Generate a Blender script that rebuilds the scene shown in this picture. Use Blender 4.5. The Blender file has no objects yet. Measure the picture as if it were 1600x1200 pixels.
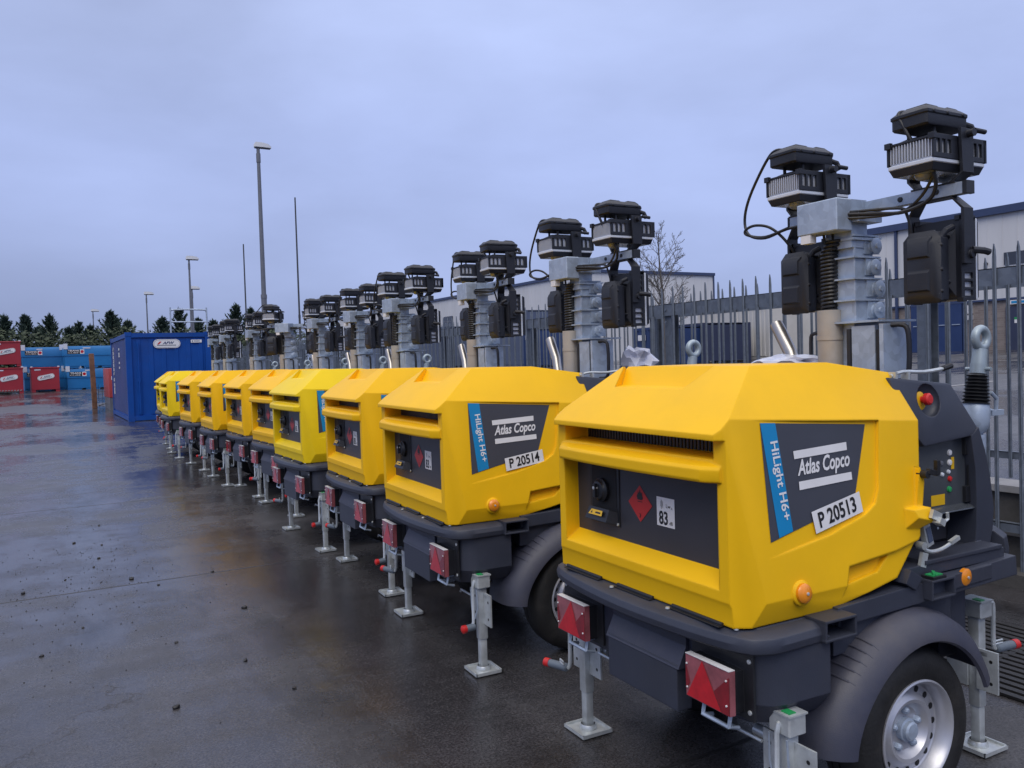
import bpy, bmesh, math, random
from mathutils import Vector, Matrix, noise
from math import sin, cos, pi, radians, atan, sqrt, hypot
random.seed(7)
S = bpy.context.scene
C = S.collection

# ------------------------------------------------------------------ materials
def nodes(name):
    m = bpy.data.materials.new(name); m.use_nodes = True
    nt = m.node_tree; b = nt.nodes['Principled BSDF']
    return m, nt, b

def N(nt, t, **kw):
    n = nt.nodes.new(t)
    for k, v in kw.items():
        if k.startswith('i_'):
            n.inputs[k[2:].replace('_', ' ')].default_value = v
        else:
            setattr(n, k, v)
    return n

def mat(name, col, rough=.5, metal=0., var=.12, vscale=8., rvar=.1, bump=0., bscale=60., bevel=0., dirt=None, dirt_amt=.0, spec=.5, coat=0., stretch=None):
    """general procedural material: noise varies colour, roughness, bump; optional dirt collecting in large patches"""
    m, nt, b = nodes(name)
    L = nt.links.new
    tc = N(nt, 'ShaderNodeTexCoord')
    src = tc.outputs['Object']
    if stretch:
        mp = N(nt, 'ShaderNodeMapping'); mp.inputs['Scale'].default_value = stretch
        L(src, mp.inputs['Vector']); src = mp.outputs['Vector']
    oi = N(nt, 'ShaderNodeObjectInfo')
    add = N(nt, 'ShaderNodeVectorMath', operation='ADD'); L(src, add.inputs[0]); L(oi.outputs['Location'], add.inputs[1])
    no = N(nt, 'ShaderNodeTexNoise', i_Scale=vscale, i_Detail=6., i_Roughness=.6); L(add.outputs[0], no.inputs['Vector'])
    c1 = [max(0, c * (1 - var)) for c in col] + [1]; c2 = [min(1, c * (1 + var)) for c in col] + [1]
    rp = N(nt, 'ShaderNodeValToRGB'); rp.color_ramp.elements[0].position = .3; rp.color_ramp.elements[1].position = .7
    rp.color_ramp.elements[0].color = c1; rp.color_ramp.elements[1].color = c2
    L(no.outputs['Fac'], rp.inputs['Fac'])
    outc = rp.outputs['Color']
    if dirt:
        n2 = N(nt, 'ShaderNodeTexNoise', i_Scale=vscale * .35, i_Detail=8., i_Roughness=.7); L(add.outputs[0], n2.inputs['Vector'])
        r2 = N(nt, 'ShaderNodeMapRange'); r2.inputs['From Min'].default_value = .48; r2.inputs['From Max'].default_value = .75
        r2.inputs['To Max'].default_value = dirt_amt; L(n2.outputs['Fac'], r2.inputs['Value'])
        mx = N(nt, 'ShaderNodeMix', data_type='RGBA'); L(r2.outputs[0], mx.inputs[0]); L(outc, mx.inputs[6]); mx.inputs[7].default_value = (*dirt, 1)
        outc = mx.outputs[2]
    L(outc, b.inputs['Base Color'])
    mr = N(nt, 'ShaderNodeMapRange'); mr.inputs['To Min'].default_value = max(.02, rough - rvar); mr.inputs['To Max'].default_value = min(1, rough + rvar)
    L(no.outputs['Fac'], mr.inputs['Value']); L(mr.outputs[0], b.inputs['Roughness'])
    b.inputs['Metallic'].default_value = metal
    b.inputs['Specular IOR Level'].default_value = spec
    b.inputs['Coat Weight'].default_value = coat; b.inputs['Coat Roughness'].default_value = .12
    nrm = None
    if bevel:
        bv = N(nt, 'ShaderNodeBevel', samples=4); bv.inputs['Radius'].default_value = bevel; nrm = bv.outputs[0]
    if bump:
        n3 = N(nt, 'ShaderNodeTexNoise', i_Scale=bscale, i_Detail=4.); L(add.outputs[0], n3.inputs['Vector'])
        bp = N(nt, 'ShaderNodeBump'); bp.inputs['Strength'].default_value = bump; bp.inputs['Distance'].default_value = .01
        L(n3.outputs['Fac'], bp.inputs['Height'])
        if nrm: L(nrm, bp.inputs['Normal'])
        nrm = bp.outputs[0]
    if nrm: L(nrm, b.inputs['Normal'])
    return m

def galv(name, col, rough=.42, scale=38., metal=.75):
    m, nt, b = nodes(name); L = nt.links.new
    tc = N(nt, 'ShaderNodeTexCoord')
    v = N(nt, 'ShaderNodeTexVoronoi', i_Scale=scale); L(tc.outputs['Object'], v.inputs['Vector'])
    no = N(nt, 'ShaderNodeTexNoise', i_Scale=6., i_Detail=7., i_Roughness=.65); L(tc.outputs['Object'], no.inputs['Vector'])
    sp = N(nt, 'ShaderNodeSeparateColor'); L(v.outputs['Color'], sp.inputs[0])
    ad = N(nt, 'ShaderNodeMath', operation='MULTIPLY_ADD'); L(sp.outputs[0], ad.inputs[0]); ad.inputs[1].default_value = .25; L(no.outputs['Fac'], ad.inputs[2])
    rp = N(nt, 'ShaderNodeValToRGB'); rp.color_ramp.elements[0].position = .35; rp.color_ramp.elements[1].position = .85
    rp.color_ramp.elements[0].color = (*[c * .72 for c in col], 1); rp.color_ramp.elements[1].color = (*[min(1, c * 1.15) for c in col], 1)
    L(ad.outputs[0], rp.inputs['Fac']); L(rp.outputs['Color'], b.inputs['Base Color'])
    mr = N(nt, 'ShaderNodeMapRange'); mr.inputs['To Min'].default_value = rough - .12; mr.inputs['To Max'].default_value = rough + .15
    L(ad.outputs[0], mr.inputs['Value']); L(mr.outputs[0], b.inputs['Roughness'])
    b.inputs['Metallic'].default_value = metal
    return m

M = {}
M['yellow'] = mat('yellow_plastic', (.92, .525, .008), .46, var=.035, vscale=3., rvar=.06, bump=.05, bscale=220., bevel=.009, dirt=(.42, .26, .03), dirt_amt=.16, spec=.22)
M['yellow_old'] = mat('lemon_yellow_plastic', (.88, .62, .010), .46, var=.04, vscale=3., rvar=.06, bump=.05, bscale=220., bevel=.009, dirt=(.40, .28, .05), dirt_amt=.2, spec=.22)
M['slate'] = mat('slate_plastic', (.036, .042, .064), .46, var=.12, vscale=5., rvar=.1, bump=.08, bscale=260., bevel=.006, dirt=(.09, .085, .085), dirt_amt=.22)
M['fender'] = mat('mudguard_plastic', (.044, .048, .076), .5, var=.1, vscale=6., rvar=.1, bump=.1, bscale=300., dirt=(.12, .11, .105), dirt_amt=.5)
M['panel'] = mat('charcoal_panel', (.040, .040, .050), .42, var=.1, vscale=4., rvar=.08, bump=.03, bscale=300.)
M['decal'] = mat('charcoal_decal', (.055, .060, .080), .38, var=.05, vscale=4., rvar=.05)
M['blue'] = mat('blue_decal', (.004, .235, .52), .38, var=.04, vscale=6., rvar=.05)
M['white'] = mat('white_vinyl', (.76, .76, .78), .42, var=.04, vscale=12., rvar=.06)
M['ink'] = mat('black_ink', (.012, .012, .014), .45, var=.05)
M['black'] = mat('black_plastic', (.014, .015, .019), .42, var=.2, vscale=14., rvar=.12, bevel=.0025)
M['lamp'] = mat('black_lamp_casting', (.012, .014, .022), .5, var=.2, vscale=16., rvar=.1, bump=.08, bscale=220., bevel=.003)
M['dark'] = mat('dark_void', (.008, .008, .010), .7, var=.2)  # near-black colour standing in for the shade inside holes and openings
M['rubber'] = mat('tyre_rubber', (.013, .013, .014), .62, var=.25, vscale=12., rvar=.12, bump=.2, bscale=90., dirt=(.055, .05, .045), dirt_amt=.75)
M['rim'] = mat('silver_wheel_paint', (.50, .51, .56), .34, metal=.55, var=.06, vscale=9., rvar=.08, dirt=(.2, .18, .17), dirt_amt=.55)
M['zinc'] = mat('zinc_plate', (.58, .62, .64), .34, metal=.45, var=.18, vscale=18., rvar=.12, bump=.02, dirt=(.32, .33, .30), dirt_amt=.5)
M['galv'] = galv('galvanised_steel', (.42, .50, .62), .42, 30., .35)
M['galv2'] = galv('weathered_galvanised_steel', (.17, .20, .25), .5, 26., .55)
M['alu'] = mat('heat_sink_aluminium', (.55, .57, .62), .4, metal=.35, var=.06, vscale=12., rvar=.1)
M['trim'] = mat('pale_gasket', (.62, .66, .74), .4, var=.04)
M['pipe'] = mat('dull_cream_pipe', (.42, .40, .37), .5, metal=.25, var=.12, vscale=9., rvar=.1, dirt=(.42, .26, .10), dirt_amt=.35)
M['chrome'] = mat('polished_exhaust', (.42, .40, .38), .32, metal=.85, var=.15, vscale=6., rvar=.1, stretch=(1, 1, .2))
M['red'] = mat('red_paint', (.55, .022, .022), .38, var=.1)
M['refl'] = mat('red_reflector', (.50, .010, .018), .22, var=.16, vscale=26., rvar=.08, coat=.6)
M['refl_dark'] = mat('dark_red_lens', (.22, .006, .012), .18, var=.25, vscale=20., coat=.8)
M['clear'] = mat('smoky_clear_lens', (.30, .085, .10), .2, var=.28, vscale=16., rvar=.06, coat=.8)
M['amber'] = mat('amber_lens', (.80, .26, .008), .25, var=.15, vscale=30., rvar=.05, coat=.5)
M['grip'] = mat('grey_grip', (.12, .15, .19), .5, var=.1)
M['green'] = mat('green_plastic', (.02, .30, .09), .4, var=.1)
M['lens'] = mat('lamp_glass', (.30, .33, .36), .1, var=.1, coat=.5)
M['haz'] = mat('red_sticker', (.48, .03, .03), .42, var=.08)
M['ylabel'] = mat('yellow_sticker', (.75, .45, .01), .4, var=.05)
M['cont'] = mat('blue_container_paint', (.003, .062, .31), .46, var=.12, vscale=1.6, rvar=.12, bump=.05, bscale=12., dirt=(.05, .055, .14), dirt_amt=.4, spec=.3)
M['contpurple'] = mat('faded_blue_container_paint', (.035, .06, .20), .45, var=.2, vscale=1.2, dirt=(.11, .08, .22), dirt_amt=.6)
M['tankred'] = mat('red_tank_paint', (.33, .022, .035), .42, var=.1, vscale=1.5, rvar=.1, dirt=(.20, .03, .04), dirt_amt=.4)
M['tankblue'] = mat('blue_tank_paint', (.012, .16, .42), .4, var=.1, vscale=1.5, rvar=.1, dirt=(.02, .11, .27), dirt_amt=.4)
M['gennyred'] = mat('faded_red_canopy', (.42, .06, .06), .45, var=.15, vscale=2., dirt=(.2, .05, .05), dirt_amt=.4)
M['rust'] = mat('rusty_timber_post', (.17, .085, .05), .75, var=.45, vscale=5., bump=.3, bscale=30., dirt=(.06, .04, .035), dirt_amt=.8)
M['steel_grey'] = mat('painted_steel_pole', (.16, .17, .20), .5, metal=.3, var=.1, vscale=3.)
M['pole_dark'] = mat('dark_pole', (.05, .055, .065), .5, var=.15, vscale=3.)
M['lampwhite'] = mat('street_lamp_shell', (.62, .64, .68), .4, var=.05)
M['bag'] = mat('milky_plastic_bag', (.62, .64, .74), .22, var=.1, vscale=20., rvar=.1)
M['clad'] = mat('cream_cladding', (.60, .61, .64), .5, var=.05, vscale=.8, rvar=.06, dirt=(.42, .41, .40), dirt_amt=.5, stretch=(1, 1, .18))
M['clad_trim'] = mat('navy_roof_trim', (.035, .055, .13), .45, var=.08)
M['brick'] = None
M['navy'] = mat('navy_door_paint', (.020, .045, .14), .45, var=.12, vscale=1.2)
M['navydark'] = mat('dark_blue_shed_paint', (.030, .040, .085), .5, var=.12, vscale=1.2, dirt=(.05, .055, .09), dirt_amt=.4)
M['slateblue'] = mat('grey_blue_cabin_paint', (.085, .11, .18), .5, var=.1, vscale=1.2, dirt=(.06, .08, .13), dirt_amt=.4)
M['glass'] = mat('dark_window_glass', (.03, .035, .05), .08, var=.2, vscale=1., rvar=.03, spec=.8)
M['render'] = mat('cream_render', (.58, .53, .43), .8, var=.06, vscale=2.)
M['rooftile'] = mat('dark_roof_slate', (.055, .06, .085), .6, var=.2, vscale=4., bump=.2, bscale=9.)
M['whitebox'] = mat('white_container_paint', (.58, .57, .55), .5, var=.06, vscale=1.5, rvar=.08, dirt=(.40, .37, .33), dirt_amt=.4)
M['concrete'] = mat('damp_concrete', (.075, .072, .070), .6, var=.3, vscale=3., rvar=.15, bump=.3, bscale=30., dirt=(.025, .027, .024), dirt_amt=.85)
M['cap'] = mat('pale_concrete_coping', (.30, .30, .31), .5, var=.2, vscale=4., rvar=.12, bump=.2, bscale=30.)
M['bark'] = mat('bare_bark', (.085, .078, .075), .8, var=.25, vscale=6.)
M['trunk'] = mat('conifer_bark', (.05, .038, .03), .85, var=.25, vscale=6.)
M['stone'] = mat('black_grit', (.018, .018, .020), .5, var=.4, vscale=20.)
M['grate'] = mat('dark_cast_iron', (.035, .034, .035), .45, metal=.4, var=.2)

def foliage(name, col, col2):
    m, nt, b = nodes(name); L = nt.links.new
    geo = N(nt, 'ShaderNodeNewGeometry'); oi = N(nt, 'ShaderNodeObjectInfo')
    no = N(nt, 'ShaderNodeTexNoise', i_Scale=1.4, i_Detail=5.); L(geo.outputs['Position'], no.inputs['Vector'])
    wn = N(nt, 'ShaderNodeMath', operation='MULTIPLY_ADD'); L(geo.outputs['Random Per Island'], wn.inputs[0]); wn.inputs[1].default_value = .45; L(no.outputs['Fac'], wn.inputs[2])
    rp = N(nt, 'ShaderNodeValToRGB'); rp.color_ramp.elements[0].position = .4; rp.color_ramp.elements[1].position = 1.
    rp.color_ramp.elements[0].color = (*col, 1); rp.color_ramp.elements[1].color = (*col2, 1)
    L(wn.outputs[0], rp.inputs['Fac']); L(rp.outputs['Color'], b.inputs['Base Color'])
    b.inputs['Roughness'].default_value = .7
    return m
M['conifer'] = foliage('conifer_foliage', (.022, .040, .036), (.055, .090, .066))  # foliage colours lightened so that they carry the distance haze
M['shrub'] = foliage('shrub_foliage', (.016, .028, .016), (.055, .078, .036))

def brickmat():
    m, nt, b = nodes('brown_brick'); L = nt.links.new
    tc = N(nt, 'ShaderNodeTexCoord'); mp = N(nt, 'ShaderNodeMapping'); mp.inputs['Rotation'].default_value = (0, 0, 0)
    sx = N(nt, 'ShaderNodeSeparateXYZ'); L(tc.outputs['Object'], sx.inputs[0])
    cb = N(nt, 'ShaderNodeCombineXYZ'); L(sx.outputs['Y'], cb.inputs['X']); L(sx.outputs['Z'], cb.inputs['Y'])
    br = N(nt, 'ShaderNodeTexBrick', i_Scale=1.); br.inputs['Brick Width'].default_value = .225; br.inputs['Row Height'].default_value = .075
    br.inputs['Mortar Size'].default_value = .006
    br.inputs['Color1'].default_value = (.19, .155, .145, 1); br.inputs['Color2'].default_value = (.25, .215, .20, 1); br.inputs['Mortar'].default_value = (.25, .23, .22, 1)
    L(cb.outputs[0], br.inputs['Vector']); L(br.outputs['Color'], b.inputs['Base Color']); b.inputs['Roughness'].default_value = .8
    return m
M['brick'] = brickmat()

def wet_ground(name, base, joint_period, joint_off, seed=0., joints=True):
    """wet concrete / asphalt: puddled film makes large smooth patches, the rest is rough and dark"""
    m, nt, b = nodes(name); L = nt.links.new
    tc = N(nt, 'ShaderNodeTexCoord'); P = tc.outputs['Object']
    off = N(nt, 'ShaderNodeVectorMath', operation='ADD'); L(P, off.inputs[0]); off.inputs[1].default_value = (seed, seed * 1.7, 0)
    def noise_(scale, det=6., rough=.6, stretch=None):
        n = N(nt, 'ShaderNodeTexNoise', i_Scale=scale, i_Detail=det, i_Roughness=rough)
        if stretch:
            mp = N(nt, 'ShaderNodeMapping'); mp.inputs['Scale'].default_value = stretch[:3]; mp.inputs['Rotation'].default_value = (0, 0, stretch[3])
            L(off.outputs[0], mp.inputs['Vector']); L(mp.outputs[0], n.inputs['Vector'])
        else: L(off.outputs[0], n.inputs['Vector'])
        return n
    big = noise_(.22, 7., .62)
    streak = noise_(.9, 8., .65, (1., .13, 1, radians(-38)))
    streak2 = noise_(1.6, 8., .7, (.12, 1., 1, radians(8)))
    fine = noise_(26., 8., .7); mid = noise_(2.6, 8., .62); grain = noise_(95., 4., .75)
    def mth(op, a, c=None, d=None):
        n = N(nt, 'ShaderNodeMath', operation=op)
        for i, v in enumerate((a, c, d)):
            if v is None: continue
            if isinstance(v, (int, float)): n.inputs[i].default_value = v
            else: L(v, n.inputs[i])
        return n.outputs[0]
    def mrange(v, a, b_, c, d, smooth=False):
        n = N(nt, 'ShaderNodeMapRange'); n.inputs['From Min'].default_value = a; n.inputs['From Max'].default_value = b_
        n.inputs['To Min'].default_value = c; n.inputs['To Max'].default_value = d
        if smooth: n.interpolation_type = 'SMOOTHSTEP'
        L(v, n.inputs['Value']); return n.outputs[0]
    wet = mth('ADD', mth('MULTIPLY', big.outputs['Fac'], .5), mth('ADD', mth('MULTIPLY', streak.outputs['Fac'], .28), mth('MULTIPLY', mid.outputs['Fac'], .22)))
    film = mrange(wet, .445, .545, 0., 1., True)
    colf = mth('ADD', mth('MULTIPLY', mid.outputs['Fac'], .40), mth('ADD', mth('MULTIPLY', streak2.outputs['Fac'], .30), mth('MULTIPLY', fine.outputs['Fac'], .30)))
    rp = N(nt, 'ShaderNodeValToRGB'); e = rp.color_ramp.elements
    e[0].position = .33; e[0].color = (*[c * .34 for c in base], 1); e[1].position = .66; e[1].color = (*[c * 1.65 for c in base], 1)
    L(colf, rp.inputs['Fac']); col = rp.outputs['Color']
    mx = N(nt, 'ShaderNodeMix', data_type='RGBA'); mx.blend_type = 'MULTIPLY'; L(film, mx.inputs[0]); L(col, mx.inputs[6]); mx.inputs[7].default_value = (.62, .6, .6, 1); col = mx.outputs[2]
    gr = N(nt, 'ShaderNodeMix', data_type='RGBA'); gr.blend_type = 'MULTIPLY'; gr.inputs[0].default_value = 1.; L(col, gr.inputs[6])
    gv = mrange(grain.outputs['Fac'], .35, .65, .35, 1.75); cc = N(nt, 'ShaderNodeCombineColor'); [L(gv, cc.inputs[i]) for i in range(3)]; L(cc.outputs[0], gr.inputs[7]); col = gr.outputs[2]
    scuff = mrange(noise_(1.1, 9., .72, (1., .22, 1, radians(-50))).outputs['Fac'], .53, .64, 0., 1., True)
    scuff = mth('MULTIPLY', scuff, mrange(big.outputs['Fac'], .42, .58, 0., 1., True))
    s2 = N(nt, 'ShaderNodeMix', data_type='RGBA'); s2.blend_type = 'MULTIPLY'; L(mth('MULTIPLY', scuff, .8), s2.inputs[0]); L(col, s2.inputs[6]); s2.inputs[7].default_value = (.15, .15, .17, 1); col = s2.outputs[2]
    height = mth('ADD', mth('MULTIPLY', fine.outputs['Fac'], .5), mth('MULTIPLY', grain.outputs['Fac'], .5))
    rough = mrange(film, 0., 1., .37, .08)
    rough = mth('ADD', rough, mth('MULTIPLY', mth('SUBTRACT', fine.outputs['Fac'], .5), .18))
    rough = mth('ADD', rough, mth('MULTIPLY', mth('SUBTRACT', streak2.outputs['Fac'], .5), .26))
    rough = mth('ADD', rough, mth('MULTIPLY', scuff, .12))
    if joints:
        sx = N(nt, 'ShaderNodeSeparateXYZ'); L(P, sx.inputs[0])
        wob = mth('MULTIPLY', mth('SUBTRACT', mid.outputs['Fac'], .5), .03)
        def line(comp, period, o, w):
            v = mth('ADD', mth('ADD', sx.outputs[comp], o), wob)
            a = mth('PINGPONG', v, period / 2)
            return mrange(a, w, w * 2.2, 1., 0.)
        jl = mth('MAXIMUM', line('Y', joint_period, joint_off, .007), line('X', 6.1, 2.35, .009))
        vc = N(nt, 'ShaderNodeTexVoronoi', feature='DISTANCE_TO_EDGE', i_Scale=.16)
        dv = N(nt, 'ShaderNodeVectorMath', operation='MULTIPLY_ADD'); L(mid.outputs['Color'], dv.inputs[0]); dv.inputs[1].default_value = (.9, .9, 0); L(P, dv.inputs[2]); L(dv.outputs[0], vc.inputs['Vector'])
        crack = mth('MULTIPLY', mrange(vc.outputs['Distance'], .0006, .0016, 1., 0.), mrange(big.outputs['Fac'], .5, .56, 0., 1.))
        jl = mth('MAXIMUM', jl, mth('MULTIPLY', crack, .6))
        j2 = N(nt, 'ShaderNodeMix', data_type='RGBA'); L(mth('MULTIPLY', jl, mrange(streak2.outputs['Fac'], .38, .58, .1, .7)), j2.inputs[0]); L(col, j2.inputs[6]); j2.inputs[7].default_value = (.006, .006, .007, 1); col = j2.outputs[2]
        height = mth('SUBTRACT', height, mth('MULTIPLY', jl, 1.5))
        rough = mth('ADD', rough, mth('MULTIPLY', jl, .35))
    L(col, b.inputs['Base Color'])
    L(mth('MAXIMUM', rough, .06), b.inputs['Roughness'])
    bp = N(nt, 'ShaderNodeBump'); bp.inputs['Distance'].default_value = .006
    L(mrange(film, 0., 1., .95, .30), bp.inputs['Strength']); L(height, bp.inputs['Height']); L(bp.outputs[0], b.inputs['Normal'])
    b.inputs['Specular IOR Level'].default_value = .5
    return m
M['yard'] = wet_ground('wet_yard_concrete', (.060, .059, .064), 4.15, 1.75)
M['carpark'] = wet_ground('wet_car_park', (.075, .075, .080), 5, 0, 31., False)

# ------------------------------------------------------------------ mesh builder
class MB:
    def __init__(s): s.bm = bmesh.new(); s.mi = 0; s.T = Matrix()
    def _f(s, vs):
        try: f = s.bm.faces.new(vs)
        except ValueError: return None
        f.material_index = s.mi; return f
    def v(s, p): return s.bm.verts.new(s.T @ Vector(p))
    def faces(s, pts, polys):
        vs = [s.v(p) for p in pts]
        for q in polys: s._f([vs[i] for i in q])
        return s
    def box(s, c, d, rz=0, ry=0, rx=0):
        R = Matrix.Translation(c) @ Matrix.Rotation(rz, 4, 'Z') @ Matrix.Rotation(ry, 4, 'Y') @ Matrix.Rotation(rx, 4, 'X')
        h = [x / 2 for x in d]
        pts = [R @ Vector((sx * h[0], sy * h[1], sz * h[2])) for sx in (-1, 1) for sy in (-1, 1) for sz in (-1, 1)]
        return s.faces(pts, [(0, 1, 3, 2), (4, 6, 7, 5), (0, 4, 5, 1), (2, 3, 7, 6), (0, 2, 6, 4), (1, 5, 7, 3)])
    def bb(s, x0, x1, y0, y1, z0, z1): return s.box(((x0 + x1) / 2, (y0 + y1) / 2, (z0 + z1) / 2), (abs(x1 - x0), abs(y1 - y0), abs(z1 - z0)))
    def hexa(s, pts): return s.faces(pts, [(0, 3, 2, 1), (4, 5, 6, 7), (0, 1, 5, 4), (1, 2, 6, 5), (2, 3, 7, 6), (3, 0, 4, 7)])
    def prism(s, poly, a, b, axis='y'):
        """poly of 2d points; axis y: (x,z) extruded over y a..b; axis z: (x,y); axis x: (y,z)"""
        f = {'y': lambda p, t: (p[0], t, p[1]), 'z': lambda p, t: (p[0], p[1], t), 'x': lambda p, t: (t, p[0], p[1])}[axis]
        n = len(poly); pts = [f(p, a) for p in poly] + [f(p, b) for p in poly]
        return s.faces(pts, [tuple(range(n))[::-1], tuple(range(n, 2 * n))] + [(i, (i + 1) % n, n + (i + 1) % n, n + i) for i in range(n)])
    def loft(s, rings, cap=True, closed=True):
        vs = [[s.v(p) for p in r] for r in rings]; n = len(vs[0])
        for a, b in zip(vs, vs[1:]):
            for i in range(n if closed else n - 1): s._f((a[i], a[(i + 1) % n], b[(i + 1) % n], b[i]))
        if cap and closed: s._f(vs[0][::-1]); s._f(vs[-1])
        return s
    def tube(s, path, r, seg=8, cap=True):
        path = [Vector(p) for p in path]; rings = []; n = len(path)
        rr = r if isinstance(r, (list, tuple)) else [r] * n
        t0 = (path[1] - path[0]).normalized(); up = Vector((0, 0, 1)) if abs(t0.z) < .9 else Vector((1, 0, 0))
        u = t0.cross(up).normalized()
        for i, p in enumerate(path):
            t = (path[min(i + 1, n - 1)] - path[max(i - 1, 0)]).normalized()
            u = (u - t * u.dot(t)).normalized(); w = t.cross(u)
            rings.append([p + (u * cos(2 * pi * k / seg) + w * sin(2 * pi * k / seg)) * rr[i] for k in range(seg)])
        return s.loft(rings, cap)
    def cyl(s, a, b, r, seg=16, r2=None): return s.tube([a, b], [r, r if r2 is None else r2], seg)
    def lathe(s, prof, c, axis, seg=32, a0=0, a1=2 * pi, close=False):
        """prof: (r, t) pairs, t along axis"""
        ax = Vector(axis).normalized(); up = Vector((0, 0, 1)) if abs(ax.z) < .9 else Vector((1, 0, 0))
        u = ax.cross(up).normalized(); w = ax.cross(u); c = Vector(c)
        full = abs(a1 - a0 - 2 * pi) < 1e-6; K = seg if full else seg + 1
        vs = [[s.v(c + ax * t + (u * cos(a0 + (a1 - a0) * k / seg) + w * sin(a0 + (a1 - a0) * k / seg)) * r) for r, t in prof] for k in range(K)]
        n = len(prof)
        for k in range(seg):
            A, B = vs[k], vs[(k + 1) % K]
            for i in range(n if close else n - 1): s._f((A[i], A[(i + 1) % n], B[(i + 1) % n], B[i]))
        return s
    def clean(s):
        bmesh.ops.remove_doubles(s.bm, verts=s.bm.verts, dist=1e-6); bmesh.ops.recalc_face_normals(s.bm, faces=s.bm.faces); return s
    def bevel(s, w, seg=2, ang=30):
        s.clean(); es = [e for e in s.bm.edges if e.is_manifold and e.calc_face_angle(0) > radians(ang)]
        if es: bmesh.ops.bevel(s.bm, geom=es, offset=w, segments=seg, affect='EDGES', profile=.6, clamp_overlap=True)
        return s
    def mesh(s, name, mats, ang=35, recalc=True):
        if recalc: s.clean()
        me = bpy.data.meshes.new(name); s.bm.to_mesh(me); s.bm.free()
        for m in (mats if isinstance(mats, (list, tuple)) else [mats]): me.materials.append(m)
        if ang:
            me.polygons.foreach_set('use_smooth', [True] * len(me.polygons)); me.set_sharp_from_angle(angle=radians(ang))
        me.update(); return me
    def build(s, name, mats, parent=None, loc=(0, 0, 0), ang=35, recalc=True):
        o = bpy.data.objects.new(name, s.mesh(name, mats, ang, recalc)); C.objects.link(o); o.location = loc
        if parent: o.parent = parent
        return o

def tag(o, label=None, cat=None, group=None, kind=None):
    for k, v in (('label', label), ('category', cat), ('group', group), ('kind', kind)):
        if v: o[k] = v
    return o
def thing(name, label, cat, loc=(0, 0, 0), rz=0, group=None):
    o = bpy.data.objects.new(name, None); C.objects.link(o); o.location = loc; o.rotation_euler = (0, 0, rz); o.empty_display_size = .2
    return tag(o, label, cat, group)
def copy_tree(o, parent=None):
    c = o.copy(); C.objects.link(c); c.parent = parent
    for ch in list(KIDS.get(o, ())): 
        d = copy_tree(ch, c); KIDS.setdefault(c, []).append(d)
    return c
KIDS = {}
def index_children(root):
    for o in [root] + list(root.children_recursive): KIDS[o] = list(o.children)

_fonts = {}
def text_mb(mb, txt, h, org, e1, e2, align='l', shear=0., bold=0., xs=1., off=(0, 0, 0), width=None):
    """flat lettering: cap height h, org is the baseline start"""
    cu = bpy.data.curves.new('t', 'FONT'); cu.body = txt; cu.size = 1.; cu.shear = shear; cu.offset = bold; cu.resolution_u = 3; cu.fill_mode = 'FRONT'
    ob = bpy.data.objects.new('t', cu); C.objects.link(ob); dg = bpy.context.evaluated_depsgraph_get(); dg.update()
    me = bpy.data.meshes.new_from_object(ob.evaluated_get(dg))
    xsv = [v.co.x for v in me.vertices]; x0, x1 = min(xsv), max(xsv)
    sc = h / .70; sx = sc * xs
    if width: sx = width / (x1 - x0)
    sh = {'l': x0, 'c': (x0 + x1) / 2, 'r': x1}[align]
    e1 = Vector(e1); e2 = Vector(e2); org = Vector(org) + Vector(off)
    vs = [mb.v(org + e1 * ((v.co.x - sh) * sx) + e2 * (v.co.y * sc)) for v in me.vertices]
    for p in me.polygons: mb._f([vs[i] for i in p.vertices])
    bpy.data.objects.remove(ob); bpy.data.curves.remove(cu); bpy.data.meshes.remove(me)
    return mb

# ------------------------------------------------------------------ light tower trailer (local frame: +x towards drawbar, rear face at -x, ground z=0, axle near x=0)
def yS(z): return .53 - .12 * (z - .75)

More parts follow.
